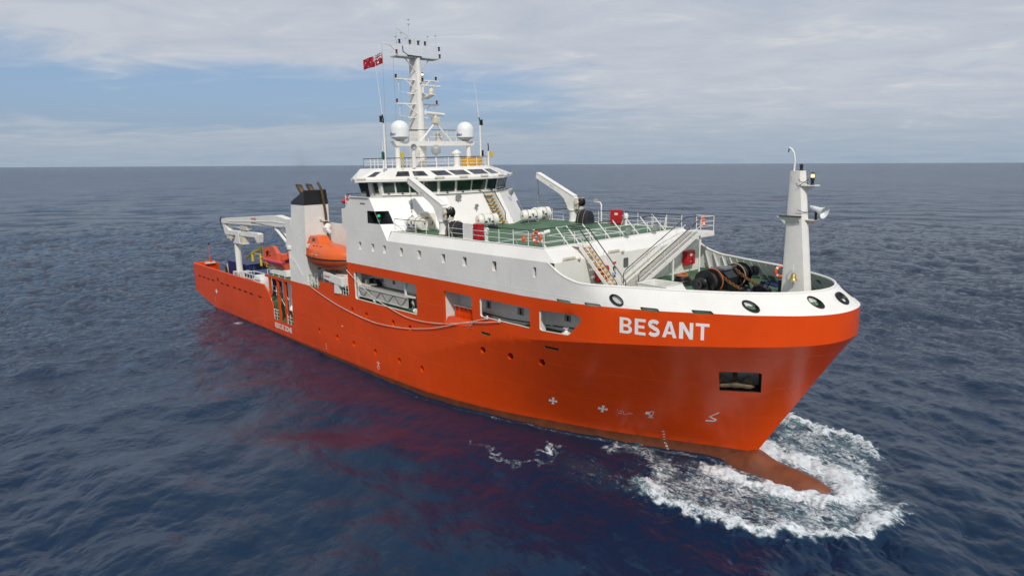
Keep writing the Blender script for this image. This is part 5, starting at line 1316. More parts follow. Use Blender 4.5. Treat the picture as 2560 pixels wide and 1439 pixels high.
# anchor lying in its pocket (starboard)
an = thing('anchor','rusty stockless anchor lying in the starboard bow pocket','anchor',tuple(V3(S3(3.4,5.45,1))+inward(3.2,5.8)*.35))
i_ = inward(3.2,5.8); t_ = V3((-i_.y,i_.x,0)); t_ = -t_ if t_.x < 0 else t_
mb = MB(); mb.tube([tuple(t_*x+V3((0,0,.05*math.cos(x*4)))) for x in np.linspace(-1.05,1.05,12)],[.07,.14,.17,.17,.18,.24,.24,.18,.17,.17,.14,.07],10); mb.build('crown','anchor_steel',an,smooth=50)
for s in (-1,1): mb = MB(); mb.prism([tuple(t_*s*.25+V3((0,0,.05))),tuple(t_*s*.95+V3((0,0,-.02))),tuple(t_*s*.8+V3((0,0,.5))+i_*.2),tuple(t_*s*.6+V3((0,0,.42))+i_*.2)],tuple(i_*.14)); mb.build('fluke','anchor_steel',an)
mb = MB(); mb.bar((0,0,.1),tuple(i_*.8+V3((0,0,.75))),.22,.18); mb.build('shank','anchor_steel',an)
# ------------------------------------------------------------------ funnel
def fsq(z, x0, x1, y0, y1): return [(x0,y0,z),(x1,y0,z),(x1,y1,z),(x0,y1,z)]
for sg, tall in ((1, 1),):
    mb = MB()
    mb.loft([fsq(ZB-.05,-47.15,-43.38,-7.97*sg,-5.25*sg), fsq(14.5,-46.05,-43.1,-7.8*sg,-5.3*sg)])
    FUN = mb.build('funnel', 'white', ship)
    mb = MB(); a = fsq(14.5,-46.07,-43.08,-7.82*sg,-5.28*sg); b = [(-45.98,-7.8*sg,14.78),(-43.05,-7.75*sg,15.92),(-43.05,-5.45*sg,15.92),(-45.98,-5.4*sg,14.78)]
    mb.add(a+b, [(0,1,5,4),(1,2,6,5),(2,3,7,6),(3,0,4,7),(4,5,6,7)]); mb.build('funnel_cap', 'funnel_black', FUN)
    for y in (-7.25,-6.2):
        mb = MB(); p = V3((-43.9,y,15.2)); d = V3((-.72,-.06,.80)).normalized(); n_ = 18; rings = []
        a_ = d.orthogonal().normalized(); c_ = d.cross(a_)
        for k, tt in enumerate((0,.7)): rings.append([p+d*tt+a_*.28*math.cos(2*math.pi*i/n_)+c_*.28*math.sin(2*math.pi*i/n_) for i in range(n_)])
        last = []
        for i in range(n_):
            o_ = a_*.28*math.cos(2*math.pi*i/n_)+c_*.28*math.sin(2*math.pi*i/n_); last.append(p+d*(1.6-o_.x*1.9)+o_)
        rings.append(last); mb.loft(rings, caps=False); mb.poly([q-d*.1 for q in last],1); mb.build('exhaust_pipe', ['exhaust','recess_dark'], FUN, smooth=50)
    mb = MB(); mb.tube([(-42.95,-5.6,11.2),(-42.95,-5.75,14.0),(-42.95,-5.95,15.75),(-43.0,-6.05,16.2),(-43.25,-6.15,16.6)],.13,10); mb.build('exhaust_pipe','exhaust',FUN,smooth=60)
    mb = MB(); mb.box((-43.1,-6.1,12.85),(-42.8,-5.4,12.9)); mb.box((-43.1,-6.35,13.0),(-42.95,-6.15,13.1)); mb.build('pipe_clamp','white_plain',FUN)
    mb = MB(); mb.tube([(-46.7,-8.0,9.2),(-45.5,-8.0,8.6),(-44.2,-8.0,7.5)],.02,5); mb.build('seam','white_plain',FUN)
# ------------------------------------------------------------------ enclosed lifeboat and its davit
LBX, LBY, LBZ = -39.6, -7.35, 8.55
lb = thing('lifeboat', 'orange totally enclosed lifeboat hanging between the funnel and the accommodation', 'lifeboat', (LBX,LBY,LBZ), 0)
def lbw(s): return 1.42*max(0.,1-abs(s)**2.6)**.62
sts = [-3.75,-3.7,-3.55,-3.3,-2.9,-2.4,-1.7,-.9,0,.9,1.7,2.4,2.9,3.3,3.6,3.75]
def zk_(s): return 1.0*abs(s)**3.0*.95
mb = MB(); rings = []
for x in sts:
    s = x/3.76; w = max(.02, lbw(s)); k = zk_(s); rings.append([(x, w*math.sin(R(a))**1. if True else 0, k+(1.25-k)*(1-math.cos(R(a)))**.8*.0+ (1.25-k)*(abs(a)/90)**1.7) for a in range(-90,91,10)])
mb.loft(rings, closed=False, caps=False); mb.build('hull', 'lifeboat_under', lb, smooth=60)
mb = MB(); rings = []
for x in sts:
    s = x/3.76; w = max(.02, lbw(s)); hgt = 1.28*(1-.55*abs(s)**2.4) if x > -1.0 else 1.28*(1-.62*abs(s)**2.)+.25*max(0,1-((x+1.9)/1.2)**2)
    rings.append([(x, w*math.copysign(abs(math.cos(R(a)))**.72,math.cos(R(a))), 1.25+hgt*abs(math.sin(R(a)))**.85) for a in range(0,181,9)])
mb.loft(rings, closed=False, caps=False); mb.build('canopy', 'lifeboat_orange', lb, smooth=60)
mb = MB()
for sgn in (-1,1): mb.tube([(x, sgn*max(.02,lbw(x/3.76))*1.02, 1.25) for x in sts], .06, 6)
mb.build('fender', 'black', lb, smooth=60)
mb = MB(); mb.loft([[(-3.0,-.75,2.35),(-.2,-.75,2.35),(-.2,.75,2.35),(-3.0,.75,2.35)],[(-2.55,-.55,3.12),(-1.0,-.55,3.12),(-1.0,.55,3.12),(-2.55,.55,3.12)]]); TW = mb.build('conning_tower', 'lifeboat_orange', lb, bevel=.05)
mb = MB(); mb.poly([(-1.95,-.69,2.62),(-1.35,-.69,2.62),(-1.35,-.62,2.92),(-1.95,-.62,2.92)]); mb.build('window','glass_dark',TW,fix=False)
mb = MB(); mb.poly([(-2.80,-.62,2.62),(-2.72,-.62,2.9),(-2.5,-.62,2.9),(-2.5,-.69,2.62)]); mb.build('window','glass_grey',TW,fix=False)
for x in (-1.2,-.5,.2): mb = MB(); mb.box((x,-1.02,2.28),(x+.35,-.9,2.33)); mb.build('window','glass_dark',lb)
def lbside(x, z):
    s = x/3.76; w = lbw(s); hgt = 1.28*(1-.55*abs(s)**2.4) if x > -1. else 1.28*(1-.62*abs(s)**2.)+.25*max(0,1-((x+1.9)/1.2)**2)
    q = min(.999, max(0,(z-1.25)/hgt)); a = math.asin(q**(1/.85)); return -w*math.cos(a)**.72-.015
for x, z, w in ((-3.0,1.62,.12),(-2.5,1.6,.2),(-2.1,1.58,.2),(-1.0,1.55,.2),(-.6,1.55,.25),(.1,1.55,.35)):
    mb = MB(); mb.poly([(x+dx, lbside(x+dx, z+dz), z+dz) for dx,dz in ((0,0),(w,0),(w,.06),(0,.06))]); mb.build('reflective_strip','paint_white',lb,fix=False)
text_on(lambda x, y: (-2.35+x, lbside(-2.35+x, 2.12+y), 2.12+y), 'NORSAFE', .22, 'paint_white', lb, .006)
text_on(lambda x, y: (-2.6+x, lbside(-2.6+x, 1.4+y), 1.4+y), 'RESCUE', .14, 'text_black', lb, .0)
text_on(lambda x, y: (-.25+x, lbside(-.25+x, 1.38+y), 1.38+y), 'BESANT 1', .14, 'text_black', lb, .0)
mb = MB(); mb.box((-1.75,-1.44,1.35),(-1.1,-1.36,2.1)); mb.build('hatch','lifeboat_orange',lb,bevel=.03)
mb = MB(); mb.cyl((-2.2,-.1,-.05),(-2.2,.1,-.05),.15,n=10); mb.box((-2.4,-.06,.0),(-1.6,.06,.3)); mb.build('keel_shoe','black',lb)
dv = thing('lifeboat_davit', 'white davit cradle with red lettering under the orange lifeboat', 'davit', (-38.2,-7.4,ZB), 0)
mb = MB(); mb.prism([(-1.3,-.75,1.15),(2.2,-.75,.75),(2.2,-.75,1.55),(-1.3,-.75,1.85)],(0,1.5,0)); mb.build('beam','white_plain',dv,bevel=.04)
mb = MB(); mb.prism([(-1.6,-.3,0),(-.6,-.3,0),(-.4,-.3,1.2),(-1.0,-.3,1.2)],(0,.9,0)); mb.prism([(.55,-.72,.0),(.7,-.72,1.2),(1.5,-.72,1.2),(1.3,-.72,.0)],(0,.3,0)); mb.build('support','white_plain',dv,bevel=.04)
for x in (.6,1.35): mb = MB(); mb.box((x-.06,-.50,0),(x+.06,-.38,.9)); mb.build('leg','white_plain',dv)
text_on(lambda x, y: (-1.31+.0, -.0-x, 1.5+y), 'NORSAFE', .22, 'text_red', dv, .004)
text_on(lambda x, y: (-.55+x, -.765, 1.42+y-.0*x), 'NORSAFE', .24, 'text_red', dv, .006)
mb = MB(); mb.tube([(-1.0,-.6,2.0),(.6,-.6,1.75),(2.0,-.5,2.1)],.05,6); mb.tube([(-.8,.3,1.9),(.8,-.4,2.0)],.05,6); mb.build('gripe','black',dv)
mb = MB(); mb.cyl((-3.7,1.9,2.4),(-2.3,1.9,2.4),.75,n=20); mb.build('winch_housing','grey_white',dv,smooth=40)
mb = MB(); mb.cyl((-2.6,.8,5.9),(-2.2,.3,5.55),.32,n=14); mb.bar((-2.4,.5,5.6),(-1.2,.2,5.45),.3,.2); mb.build('davit_head','white_plain',dv,smooth=40)
railing([(-43.3,-7.8,ZB),(-41.5,-7.8,ZB)], 1.05, (.4,.75), .6); railing([(-36.3,-7.9,ZB),(-35.3,-7.9,ZB)], 1.0, (.35,.7), .5, top='white_plain'); railing([(-53.5,-7.75,ZB),(-47.6,-7.75,ZB)], .55, (), 1.6, top='white_plain')
mb = MB(); mb.box((-43,-5.3,ZA),(-35,-5.2,ZB+6)); mb.box((-41.2,-7.9,ZB-.6),(-40.7,-7.4,ZB)); mb.build('inner_bulkhead','white_plain',ship)
for x in (-42.6,-41.9,-41.2): 
    t_ = thing('ventilator','white mushroom ventilator beside the funnel foot','ventilator',(x,-6.9+.5*(x+42),ZB),0,'ventilators beside the funnel foot'); t_['label'] = 'white mushroom ventilator at the funnel foot, %s of the three' % ('leftmost' if x < -42.5 else 'middle one' if x < -41.5 else 'rightmost'); mb = MB(); mb.lathe([(.2,0),(.2,.8),(.34,.85),(.34,1.1),(.2,1.25),(0,1.28)],n=14); mb.build('head','grey_white',t_,smooth=40)
# ------------------------------------------------------------------ rescue boat abaft the funnel
rb_ = thing('rescue_boat', 'open orange rescue boat with a roll-over arch, left of the funnel', 'boat', (-52.9,-6.5,7.15), 0)
mb = MB(); rings = []
for x in (-3.2,-3.0,-2.5,-1.5,0,1.5,2.6,3.1):
    s = x/3.3; w = 1.0*max(.05,1-abs(s)**3)**.5 if x < 0 else 1.0; k = .55*max(0,-s)**2.5
    rings.append([(x, w*math.sin(R(a)), k+.95*(abs(a)/90)**1.6) for a in range(-90,91,15)])
mb.loft(rings,closed=False,caps=True); mb.build('hull','lifeboat_under',rb_,smooth=60)
mb = MB()
for s in (-1,1): mb.tube([(x, s*(1.0*max(.05,1-abs(x/3.3)**3)**.5 if x<0 else 1.0), .95) for x in (-3.2,-3.0,-2.5,-1.5,0,1.5,2.6,3.1)],.20,8,0 if s<0 else 0)
mb.build('gunwale_tube','magenta',rb_,smooth=60)
mb = MB()
for s in (-1,1): mb.tube([(x, s*(1.0*max(.05,1-abs(x/3.3)**3)**.5 if x<0 else 1.0)*1.03, 1.1) for x in (-3.2,-3.0,-2.5,-1.5,0,1.5,2.6,3.1)],.06,6)
mb.build('grab_rope','rescue_orange',rb_,smooth=60)
AR = [(-2.6,1.0),(-2.55,2.05),(-2.2,2.28),(-.2,2.6),(.2,2.5),(.9,1.9),(1.0,1.0)]
mb = MB()
for s in (-.75,-.45):
    outer_ = [(-2.75,1.0),(-2.6,2.05),(-2.3,2.22),(-.2,2.58),(.25,2.52),(1.1,1.85),(1.15,1.0)]; hole_ = [(-2.05,1.22),(-1.95,1.85),(-.55,2.08),(-.5,1.25)]
    v,f = cdt(outer_,[hole_]); mb.add([(q.x,s,q.y) for q in v],f)
    n_=len(hole_); mb.add([(x,s,z) for x,z in hole_]+[(x,s+.1,z) for x,z in hole_],[(i,(i+1)%n_,n_+(i+1)%n_,n_+i) for i in range(n_)])
mb.loft([[(x,-.75,z) for x,z in outer_],[(x,-.35,z) for x,z in outer_]],caps=False,closed=False); mb.build('roll_arch','rescue_orange',rb_,fix=False)
mb = MB(); mb.box((.2,-.5,1.0),(.9,.5,1.7)); mb.box((-1.0,-.3,.95),(-.6,.3,1.35)); mb.build('console','rescue_orange',rb_,bevel=.05)
for x in (-1.9,.5): mb = MB(); mb.tube([(x,1.05*math.sin(R(a)),.95*(abs(a)/90)**1.6+.1) for a in range(-90,91,15)],.05,5); mb.build('strap','rope_tan',rb_)
cr = thing('boat_cradle','white rescue boat cradle on the boat deck edge under the orange boat','cradle',(-51.6,-6.9,ZB)); mb = MB(); mb.prism([(-2.2,-.5,.05),(2.2,-.5,.05),(2.2,-.5,.75),(-1.2,-.5,.62),(-2.2,-.5,.3)],(0,1.0,0)); mb.build('box','white_plain',cr,bevel=.05); mb = MB(); mb.tube([(-2.0,-.52,.4),(-1.2,-.52,.65),(1.5,-.52,.72)],.03,5); mb.build('pad','black',cr)
# ------------------------------------------------------------------ cargo crane
cc = thing('cargo_crane','white knuckle-boom cargo crane with its jib folded under the boom, left of the funnel','crane',(-48.9,-6.4,ZB),0)
def q_(x,z): return (x+48.9, z-ZB)
def plate(P, y0, y1, name, m='white_plain', bev=.02):
    mb = MB(); mb.prism([(q_(x,z)[0],y0,q_(x,z)[1]) for x,z in P],(0,y1-y0,0)); return mb.build(name,m,cc,bevel=bev)
BOOM = plate([(-69.0,11.80),(-68.6,11.95),(-52.4,13.05),(-49.6,12.75),(-49.7,11.95),(-53.2,11.75),(-68.8,11.35),(-69.1,11.5)],-.38,.38,'boom')
mb = MB(); P_ = [(-66.5,11.68),(-53.4,12.32),(-49.8,12.28)]
for a,b in zip(P_,P_[1:]): mb.bar((q_(*a)[0],-.40,q_(*a)[1]),(q_(*b)[0],-.40,q_(*b)[1]),.06,.07)
mb.build('boom_rib','white_plain',cc)
plate([(-69.0,11.35),(-68.55,11.35),(-67.0,10.55),(-58.2,10.75),(-57.75,10.6),(-58.0,9.65),(-58.35,9.6),(-59.05,10.2),(-67.3,10.0),(-68.3,9.95),(-68.5,10.1)],-.30,.30,'jib')
mb = MB(); mb.cyl((q_(-67.4,11.15)[0],0,q_(-67.4,11.15)[1]),(q_(-63.4,11.05)[0],0,q_(-63.4,11.05)[1]),.16,n=12); mb.cyl((q_(-63.4,11.05)[0],0,q_(-63.4,11.05)[1]),(q_(-60.5,11.1)[0],0,q_(-60.5,11.1)[1]),.09,n=10); mb.build('jib_cylinder','white_plain',cc,smooth=40)
mb = MB(); mb.box((q_(-63.2,11.0)[0],-.3,q_(-63.2,10.85)[1]),(q_(-61.2,11.0)[0],.3,q_(-61.2,11.35)[1])); mb.build('valve_block','cream',cc,bevel=.03)
mb = MB(); c_ = q_(-69.4,11.3); mb.tube([(c_[0]+.1+.5*math.cos(R(a)),-.25,c_[1]+.75*math.sin(R(a))+.05) for a in range(60,301,20)],.05,6); mb.tube([(c_[0]+.15+.42*math.cos(R(a)),.05,c_[1]+.68*math.sin(R(a))+.05) for a in range(60,301,20)],.05,6); c_=q_(-62.3,10.8); mb.tube([(c_[0]+.75*math.cos(R(a)),-.2,c_[1]+.45*math.sin(R(a))) for a in range(180,361,20)],.05,6); mb.build('hydraulic_hose','black',cc,smooth=60)
mb = MB(); a=q_(-53.2,11.6); b=q_(-49.9,9.9); mb.cyl((a[0],-.15,a[1]),(b[0],-.15,b[1]),.16,n=12); mb.cyl((a[0]+.9,.2,a[1]-.1),(b[0]+.3,.2,b[1]),.16,n=12); mb.build('luffing_cylinder','white_plain',cc,smooth=40)
mb = MB(); mb.lathe([(.75,0),(.75,3.0),(.9,3.05),(.9,3.3),(.7,3.35)],(0,0,0),n=24); mb.prism([(-1.1,-.6,3.3),(.6,-.6,3.3),(.6,-.6,6.2),(-.8,-.6,6.1),(-.7,-.6,4.2)],(0,1.2,0)); mb.build('king_post','white_plain',cc,smooth=30)
mb = MB(); c_=q_(-66.6,9.6); mb.lathe([(.35,-.3),(.35,-.25),(.2,-.24),(.2,.24),(.35,.25),(.35,.3)],(c_[0],0,c_[1]),(0,1,0),16); mb.box((c_[0]-1.4,-.25,c_[1]-.1),(c_[0]-.7,.25,c_[1]+.35)); mb.build('hoist_winch','cream',cc,smooth=40)
mb = MB(); c_=q_(-58.05,9.6); mb.cyl((c_[0],0,c_[1]),(c_[0],0,c_[1]-1.4),.025,n=5); mb.build('hoist_wire','black',cc)
text_on(lambda x, y: (q_(-58.6,0)[0]+x, -.39, q_(0,12.35)[1]+y+.045*x), 'NORMED', .38, 'text_red', cc, .006)
text_on(lambda x, y: (q_(-56.2,0)[0]+x, -.40, q_(0,11.83)[1]+y-.024*x), 'HARBOUR SWL 3,2T - 15M  OFFSHORE SWL 2,0T - 15M  SWL 6,0T - 10M', .26, 'text_black', cc, .003, .78)
rp_ = thing('boom_rest','tall white post with a saddle holding up the folded crane jib','post',(-65.1,-6.5,ZA)); mb = MB(); mb.cyl((0,0,0),(0,0,5.55),.38,.36,n=20); mb.build('post','white_plain',rp_,smooth=40)
mb = MB(); mb.box((.0,-.45,5.45),(2.9,.45,5.6)); mb.prism([(.3,-.05,5.45),(2.6,-.05,5.45),(.35,-.05,4.7)],(0,.1,0)); mb.build('saddle_beam','white_plain',rp_); 
for y in (-.45,.38): mb = MB(); mb.prism([(.2,y,5.6),(2.0,y,5.6),(1.9,y,6.9),(1.3,y,6.9)],(0,.07,0)); mb.build('saddle_cheek','white_plain',rp_)
mb = MB(); mb.box((1.6,-.4,5.6),(2.9,.4,6.3)); mb.build('pad','cream',rp_)
# yellow lifting frame
yf = thing('lifting_frame','yellow tubular lifting frame hung below the crane hook','frame',(-61.5,-5.5,6.35)); Y_ = lambda x,z:(x+61.5,0,z-6.35)
mb = MB(); mb.tube([Y_(-65.2,7.1),Y_(-63.9,7.6),Y_(-62.3,8.2),Y_(-60.6,8.55),Y_(-58.1,8.7)],.13,8); mb.build('top_bar','crane_yellow',yf,smooth=50)
mb = MB(); mb.cyl(Y_(-63.2,7.8),Y_(-63.2,6.9),.16,n=8); mb.cyl(Y_(-60.7,8.0),Y_(-60.7,6.6),.14,n=8); mb.tube([Y_(-58.3,8.5),Y_(-59.5,7.9),Y_(-60.6,7.5)],.11,8); mb.tube([Y_(-63,7.9),Y_(-60.5,7.95),Y_(-58.6,8.05)],.07,6); mb.build('leg','crane_yellow',yf,smooth=50)
mb = MB(); mb.lathe([(0,-.25),(.25,-.1),(.25,.15),(.1,.3),(0,.35)],Y_(-60.6,8.65),n=12); mb.build('hook','crane_yellow',yf,smooth=50)
yb = thing('gear_bundle','small yellow and red gear bundle on the blue container roof','gear',(-59.6,-5.3,6.5)); random.seed(3)
for k in range(7): mb = MB(); mb.lathe([(0,-.2),(.2,-.1),(.22,.1),(0,.22)],(random.uniform(-.5,.5),random.uniform(-.3,.3),random.uniform(.1,.6)),n=8); mb.build('bag','crane_yellow' if k%3 else 'fire_red',yb,smooth=50)
# containers and cargo
def container(label, x0, x1, y0, y1, z1):
    t = thing('container',label,'container',(x0,y0,ZA),0,'blue containers on the working deck'); L_,W_,H_ = x1-x0,y1-y0,z1-ZA
    mb = MB(); mb.box((0.06,.06,.12),(L_-.06,W_-.06,H_-.1))
    for x in seq(.3,L_-.3,.34): mb.box((x,.015,.2),(x+.17,.07,H_-.18)); mb.box((x,W_-.07,.2),(x+.17,W_-.015,H_-.18))
    mb.build('walls','container_blue',t)
    mb = MB()
    for x in (0,L_-.16):
        for y in (0,W_-.16): mb.box((x,y,0),(x+.16,y+.16,H_))
    for z in (0,H_-.14):
        for y in (0,W_-.12): mb.box((.16,y,z),(L_-.16,y+.12,z+.13))
        for x in (0,L_-.12): mb.box((x,.16,z),(x+.12,W_-.16,z+.13))
    mb.build('frame','container_blue',t); mb = MB(); mb.box((.02,.02,H_-.06),(L_-.02,W_-.02,H_+.01)); mb.build('roof','container_blue',t)
    for s in (.02,.98):
        mb = MB(); mb.box((L_-.02,W_*abs(s-.5)+.05,.2),(L_+.02,W_*.5+W_*(s-.5)*.96+ (0 if s<.5 else 0),H_-.2)) if False else mb.box((L_-.02,.12 if s<.5 else W_/2+.02,.2),(L_+.02,W_/2-.02 if s<.5 else W_-.12,H_-.2)); mb.build('door','container_blue',t)
    for y in (W_*.3,W_*.7): mb = MB(); mb.cyl((L_+.04,y,.15),(L_+.04,y,H_-.15),.025,n=6); mb.build('lock_rod','steel',t)
    mb = MB(); mb.box((-.03,.25,H_-.5),(-.005,.6,H_-.25)); mb.build('plate','cream',t); return t
container('large navy blue container behind the white crane post',-71.6,-65.0,-5.6,-2.9,6.25); container('lower navy blue container between the crane post and the rescue boat',-62.8,-58.2,-5.9,-3.5,5.8)
container('navy blue container tucked under the boat deck edge',-57.0,-54.2,-5.6,-3.4,5.35)
def crate(label, x, y, z, sx_, sy_, sz_):
    t = thing('frame_crate',label,'crate',(x,y,z),0,'white tube-framed equipment crates')
    mb = MB(); c = [(a,b) for a in (0,sx_) for b in (0,sy_)]
    for a,b in c: mb.bar((a,b,0),(a,b,sz_),.09)
    for zz in (.05,sz_*.5,sz_-.04):
        for (a,b),(d,e_) in (((0,0),(sx_,0)),((sx_,0),(sx_,sy_)),((sx_,sy_),(0,sy_)),((0,sy_),(0,0))): mb.bar((a,b,zz),(d,e_,zz),.08)
    for k in (1,2,3): mb.bar((sx_*k/4,0,sz_*.5),(sx_*k/4,0,sz_),.05)
    mb.build('frame','white_plain',t); mb = MB(); mb.box((.15,.15,.08),(sx_-.15,sy_-.15,sz_*.8)); mb.build('equipment','container_blue',t); mb = MB(); mb.cbox((sx_*.5,.1,sz_*.35),(sx_*.4,.1,sz_*.4)); mb.build('panel','steel',t); return t
crate('white tube-framed crate at the foot of the white crane post',-65.1,-7.3,4.2,1.6,1.0,1.5); crate('narrow white tube-framed crate beside the crane post crate',-63.0,-7.3,4.3,1.0,1.0,1.6); crate('wide white tube-framed crate left of the silver bag',-61.4,-7.4,4.75,3.4,1.2,1.25)
for x,pn in ((-64.6,'the crate at the crane post'),(-62.7,'the narrow framed crate'),(-60.2,'the left end of the wide framed crate'),(-58.6,'the right end of the wide framed crate')):
    pl = thing('pallet','low dark pallet under '+pn,'pallet',(x,-7.3,ZA),0,'dark pallets under the crates')
    mb = MB(); mb.box((0,0,0),(1.3,1.1,.45)); mb.build('stack','black',pl,bevel=.02)
bg_ = thing('bulk_bag','crumpled silver-white bulk bag at the end of the aft bulwark','bag',(-56.9,-7.0,ZA)); mb = MB(); rings=[]; random.seed(9)
for z,k in ((0,.9),(.3,1.05),(.8,1.08),(1.4,1.05),(2.0,1.0),(2.25,.9)): rings.append([(1.15*k*math.copysign(abs(math.cos(R(a)))**.45,math.cos(R(a)))+random.uniform(-.07,.07),.75*k*math.copysign(abs(math.sin(R(a)))**.45,math.sin(R(a)))+random.uniform(-.07,.07),z+random.uniform(-.05,.05)) for a in range(0,360,15)])
mb.loft(rings); mb.build('cloth','canvas',bg_,smooth=50)
mb = MB(); mb.tube([(-.3,-.82,1.9),(.3,-.85,1.95),(1.1,-.8,2.0)],.03,5); mb.build('strap','black',bg_)
tw = thing('tugger_winch','dark deck winch with a pale drum near the stern','winch',(-73.6,-4.6,ZA)); mb = MB(); mb.box((-1,-.5,0),(1,.5,.5)); mb.prism([(-.9,-.45,.5),(.2,-.45,.5),(-.2,-.45,1.5),(-.7,-.45,1.5)],(0,.9,0)); mb.build('frame','machine_black',tw,bevel=.04); mb = MB(); mb.lathe([(.75,-.4),(.75,-.33),(.5,-.32),(.5,.32),(.75,.33),(.75,.4)],(.3,0,1.15),(0,1,0),20); mb.build('drum','cream',tw,smooth=30); mb = MB(); mb.cyl((1.0,.1,.4),(1.0,.1,2.4),.05,n=6); mb.build('post','white_plain',tw)
sp2 = thing('stern_light_post','thin rust-red stern light post on the starboard quarter','post',(-77.2,-5.95,5.5)); mb = MB(); mb.cyl((0,0,0),(0,0,2.4),.045,n=8); mb.cyl((0,0,.1),(0,0,.9),.08,n=8); mb.build('post','hull_red',sp2); mb = MB(); mb.lathe([(.12,2.4),(.12,2.6),(0,2.65)],n=8); mb.build('lamp','lamp_black',sp2)
mb = MB(); mb.box((-77.6,-6.6,5.3),(-77.2,-5.3,5.5)); mb.build('fairlead_plate','cream',ship)
# rescue zone recess: pillars, wall, stair, rails
for x, z0 in ((-52.86,4.45),(-50.8,1.86),(-49.05,1.86)):
    mb = MB(); mb.box((x-.11,-7.96,z0),(x+.11,-7.74,6.5)); mb.build('pillar','hull_red',ship)
mb = MB(); mb.box((-52.3,-5.3,1.8),(-47.3,-5.2,3.7)); mb.box((-47.42,-7.9,1.86),(-47.3,-5.2,6.6)); mb.box((-51.3,-6.6,1.86),(-47.4,-6.5,6.5)); mb.box((-52.7,-6.6,1.86),(-51.9,-6.5,6.5)); mb.build('recess_wall','white_plain',ship)
mb = MB(); mb.box((-54.2,-7.8,1.8),(-52.4,-5.3,3.66)); mb.build('recess_step','deck_green',ship)
mb = MB()
for y in (-7.4,-6.75): mb.bar((-49.9,y,1.9),(-52.0,y,3.75),.06,.2)
RST = mb.build('recess_stair','dark_rail',ship)
for k in range(8): t0 = (k+.5)/8; mb = MB(); mb.box((-49.9-2.1*t0-.12,-7.38,1.9+1.85*t0-.03),(-49.9-2.1*t0+.12,-6.77,1.9+1.85*t0)); mb.build('step','deck_green',RST)
for y in (-7.42,-6.73): mb = MB(); mb.tube([(-49.7,y,2.0),(-49.7,y,2.9),(-52.0,y,4.8),(-52.8,y,4.8)],.03,6); mb.build('handrail','white_plain',RST,smooth=60)
railing([(-52.25,-7.88,1.86),(-51.0,-7.88,1.86)],1.1,(.4,.75),.6,top='white_plain'); railing([(-48.9,-7.88,1.86),(-47.5,-7.88,1.86)],1.1,(.4,.75),.65)
railing([(-53.6,-7.4,4.3),(-51.0,-7.0,4.3)],1.0,(.5,),1.0,top='cream'); railing([(-53.5,-5.5,ZA),(-50.5,-5.5,ZA)],1.0,(.5,),1.0,top='cream')
hd = thing('hose_reel','white hooded hose reel on the rescue platform rail','reel',(-48.3,-7.5,1.86)); mb = MB(); mb.cyl((0,0,0),(0,0,1.5),.05,n=8); mb.lathe([(.1,1.45),(.36,1.5),(.34,1.75),(.2,1.95),(0,2.0)],n=14); mb.build('hood','dome_white',hd,smooth=50)
# stowed gangway and gear inside the first opening
gw = thing('stowed_gangway','grey truss accommodation gangway stowed in the large side opening','gangway',(-34.2,-7.2,6.75)); L_ = 8.0
mb = MB(); mb.box((0,-.4,.95),(L_,.4,1.05)); mb.box((0,-.4,.1),(L_,-.34,.92)); mb.build('side_plate','ribbed_grey',gw)
mb = MB()
for z in (.1,.92): mb.bar((0,-.44,z),(L_,-.44,z),.07)
mb.build('chord','grey_white',gw)
for k in range(8):
    mb = MB(); a = k*L_/8; mb.bar((a,-.45,.1 if k%2 else .92),(a+L_/8,-.45,.92 if k%2 else .1),.045); mb.build('brace','steel',gw)
for k in range(34): mb = MB(); a = .1+k*L_/34; mb.box((a,-.46,-.02),(a+.12,-.41,.1)); mb.build('tread_end','black',gw)
mb = MB(); mb.box((-.4,-.2,1.05),(1.8,.3,1.2)); mb.bar((1.6,0,1.2),(2.6,0,1.3),.14); mb.box((.9,-.1,1.2),(1.15,.15,1.55)); mb.build('hoist_arm','cream',gw)
mb = MB(); mb.box((-.1,-.5,-.1),(.3,-.1,2.3)); mb.build('column','white_plain',gw); mb = MB(); mb.bar((7.6,-.3,2.3),(7.6,-.3,.95),.14); mb.bar((7.6,-.3,1.0),(8.9,-.3,1.05),.14); mb.build('bracket','white_plain',gw)
tp = thing('green_pipe','long dark green pipe lying on the side deck below the gangway','pipe',(-31.3,-7.5,6.72)); mb = MB(); mb.cyl((0,0,0),(6.0,0,-.02),.13,n=12); mb.build('barrel','deck_green',tp,smooth=50); mb = MB(); mb.cyl((-.15,0,0),(.1,0,0),.2,n=12); mb.cyl((5.9,0,0),(6.15,0,0),.2,n=12); mb.build('flange','white_plain',tp)
for k,x in enumerate((-32.6,-31.7,-29.8,-29.2,-28.6,-28.0,-27.3,-26.6,-25.8)):
    bt = thing('gear_bottle',('red gas bottle standing on the side deck behind the gangway' if k==6 else 'pale pipe stand behind the stowed gangway, %s from the left' % ('first','second','third','fourth','fifth','sixth','','seventh','eighth')[k]),'bottle' if k==6 else 'stand',(x,-6.85,6.6),0,'stands on the side deck' if k!=6 else None); mb = MB(); mb.lathe([(.12,0),(.12,.6),(.06,.72),(.06,.8)],n=10); mb.build('body','fire_red' if k==6 else 'grey_white',bt,smooth=40)
dk = thing('mooring_winch','dark winch at the back of the large side opening','winch',(-33.3,-6.75,7.8)); mb = MB(); mb.box((-.3,-.2,-.2),(1.5,.2,.25)); mb.cyl((.3,-.2,.35),(.3,.2,.35),.25,n=12); mb.cyl((1.0,-.2,.3),(1.0,.2,.3),.3,n=12); mb.build('body','machine_black',dk)
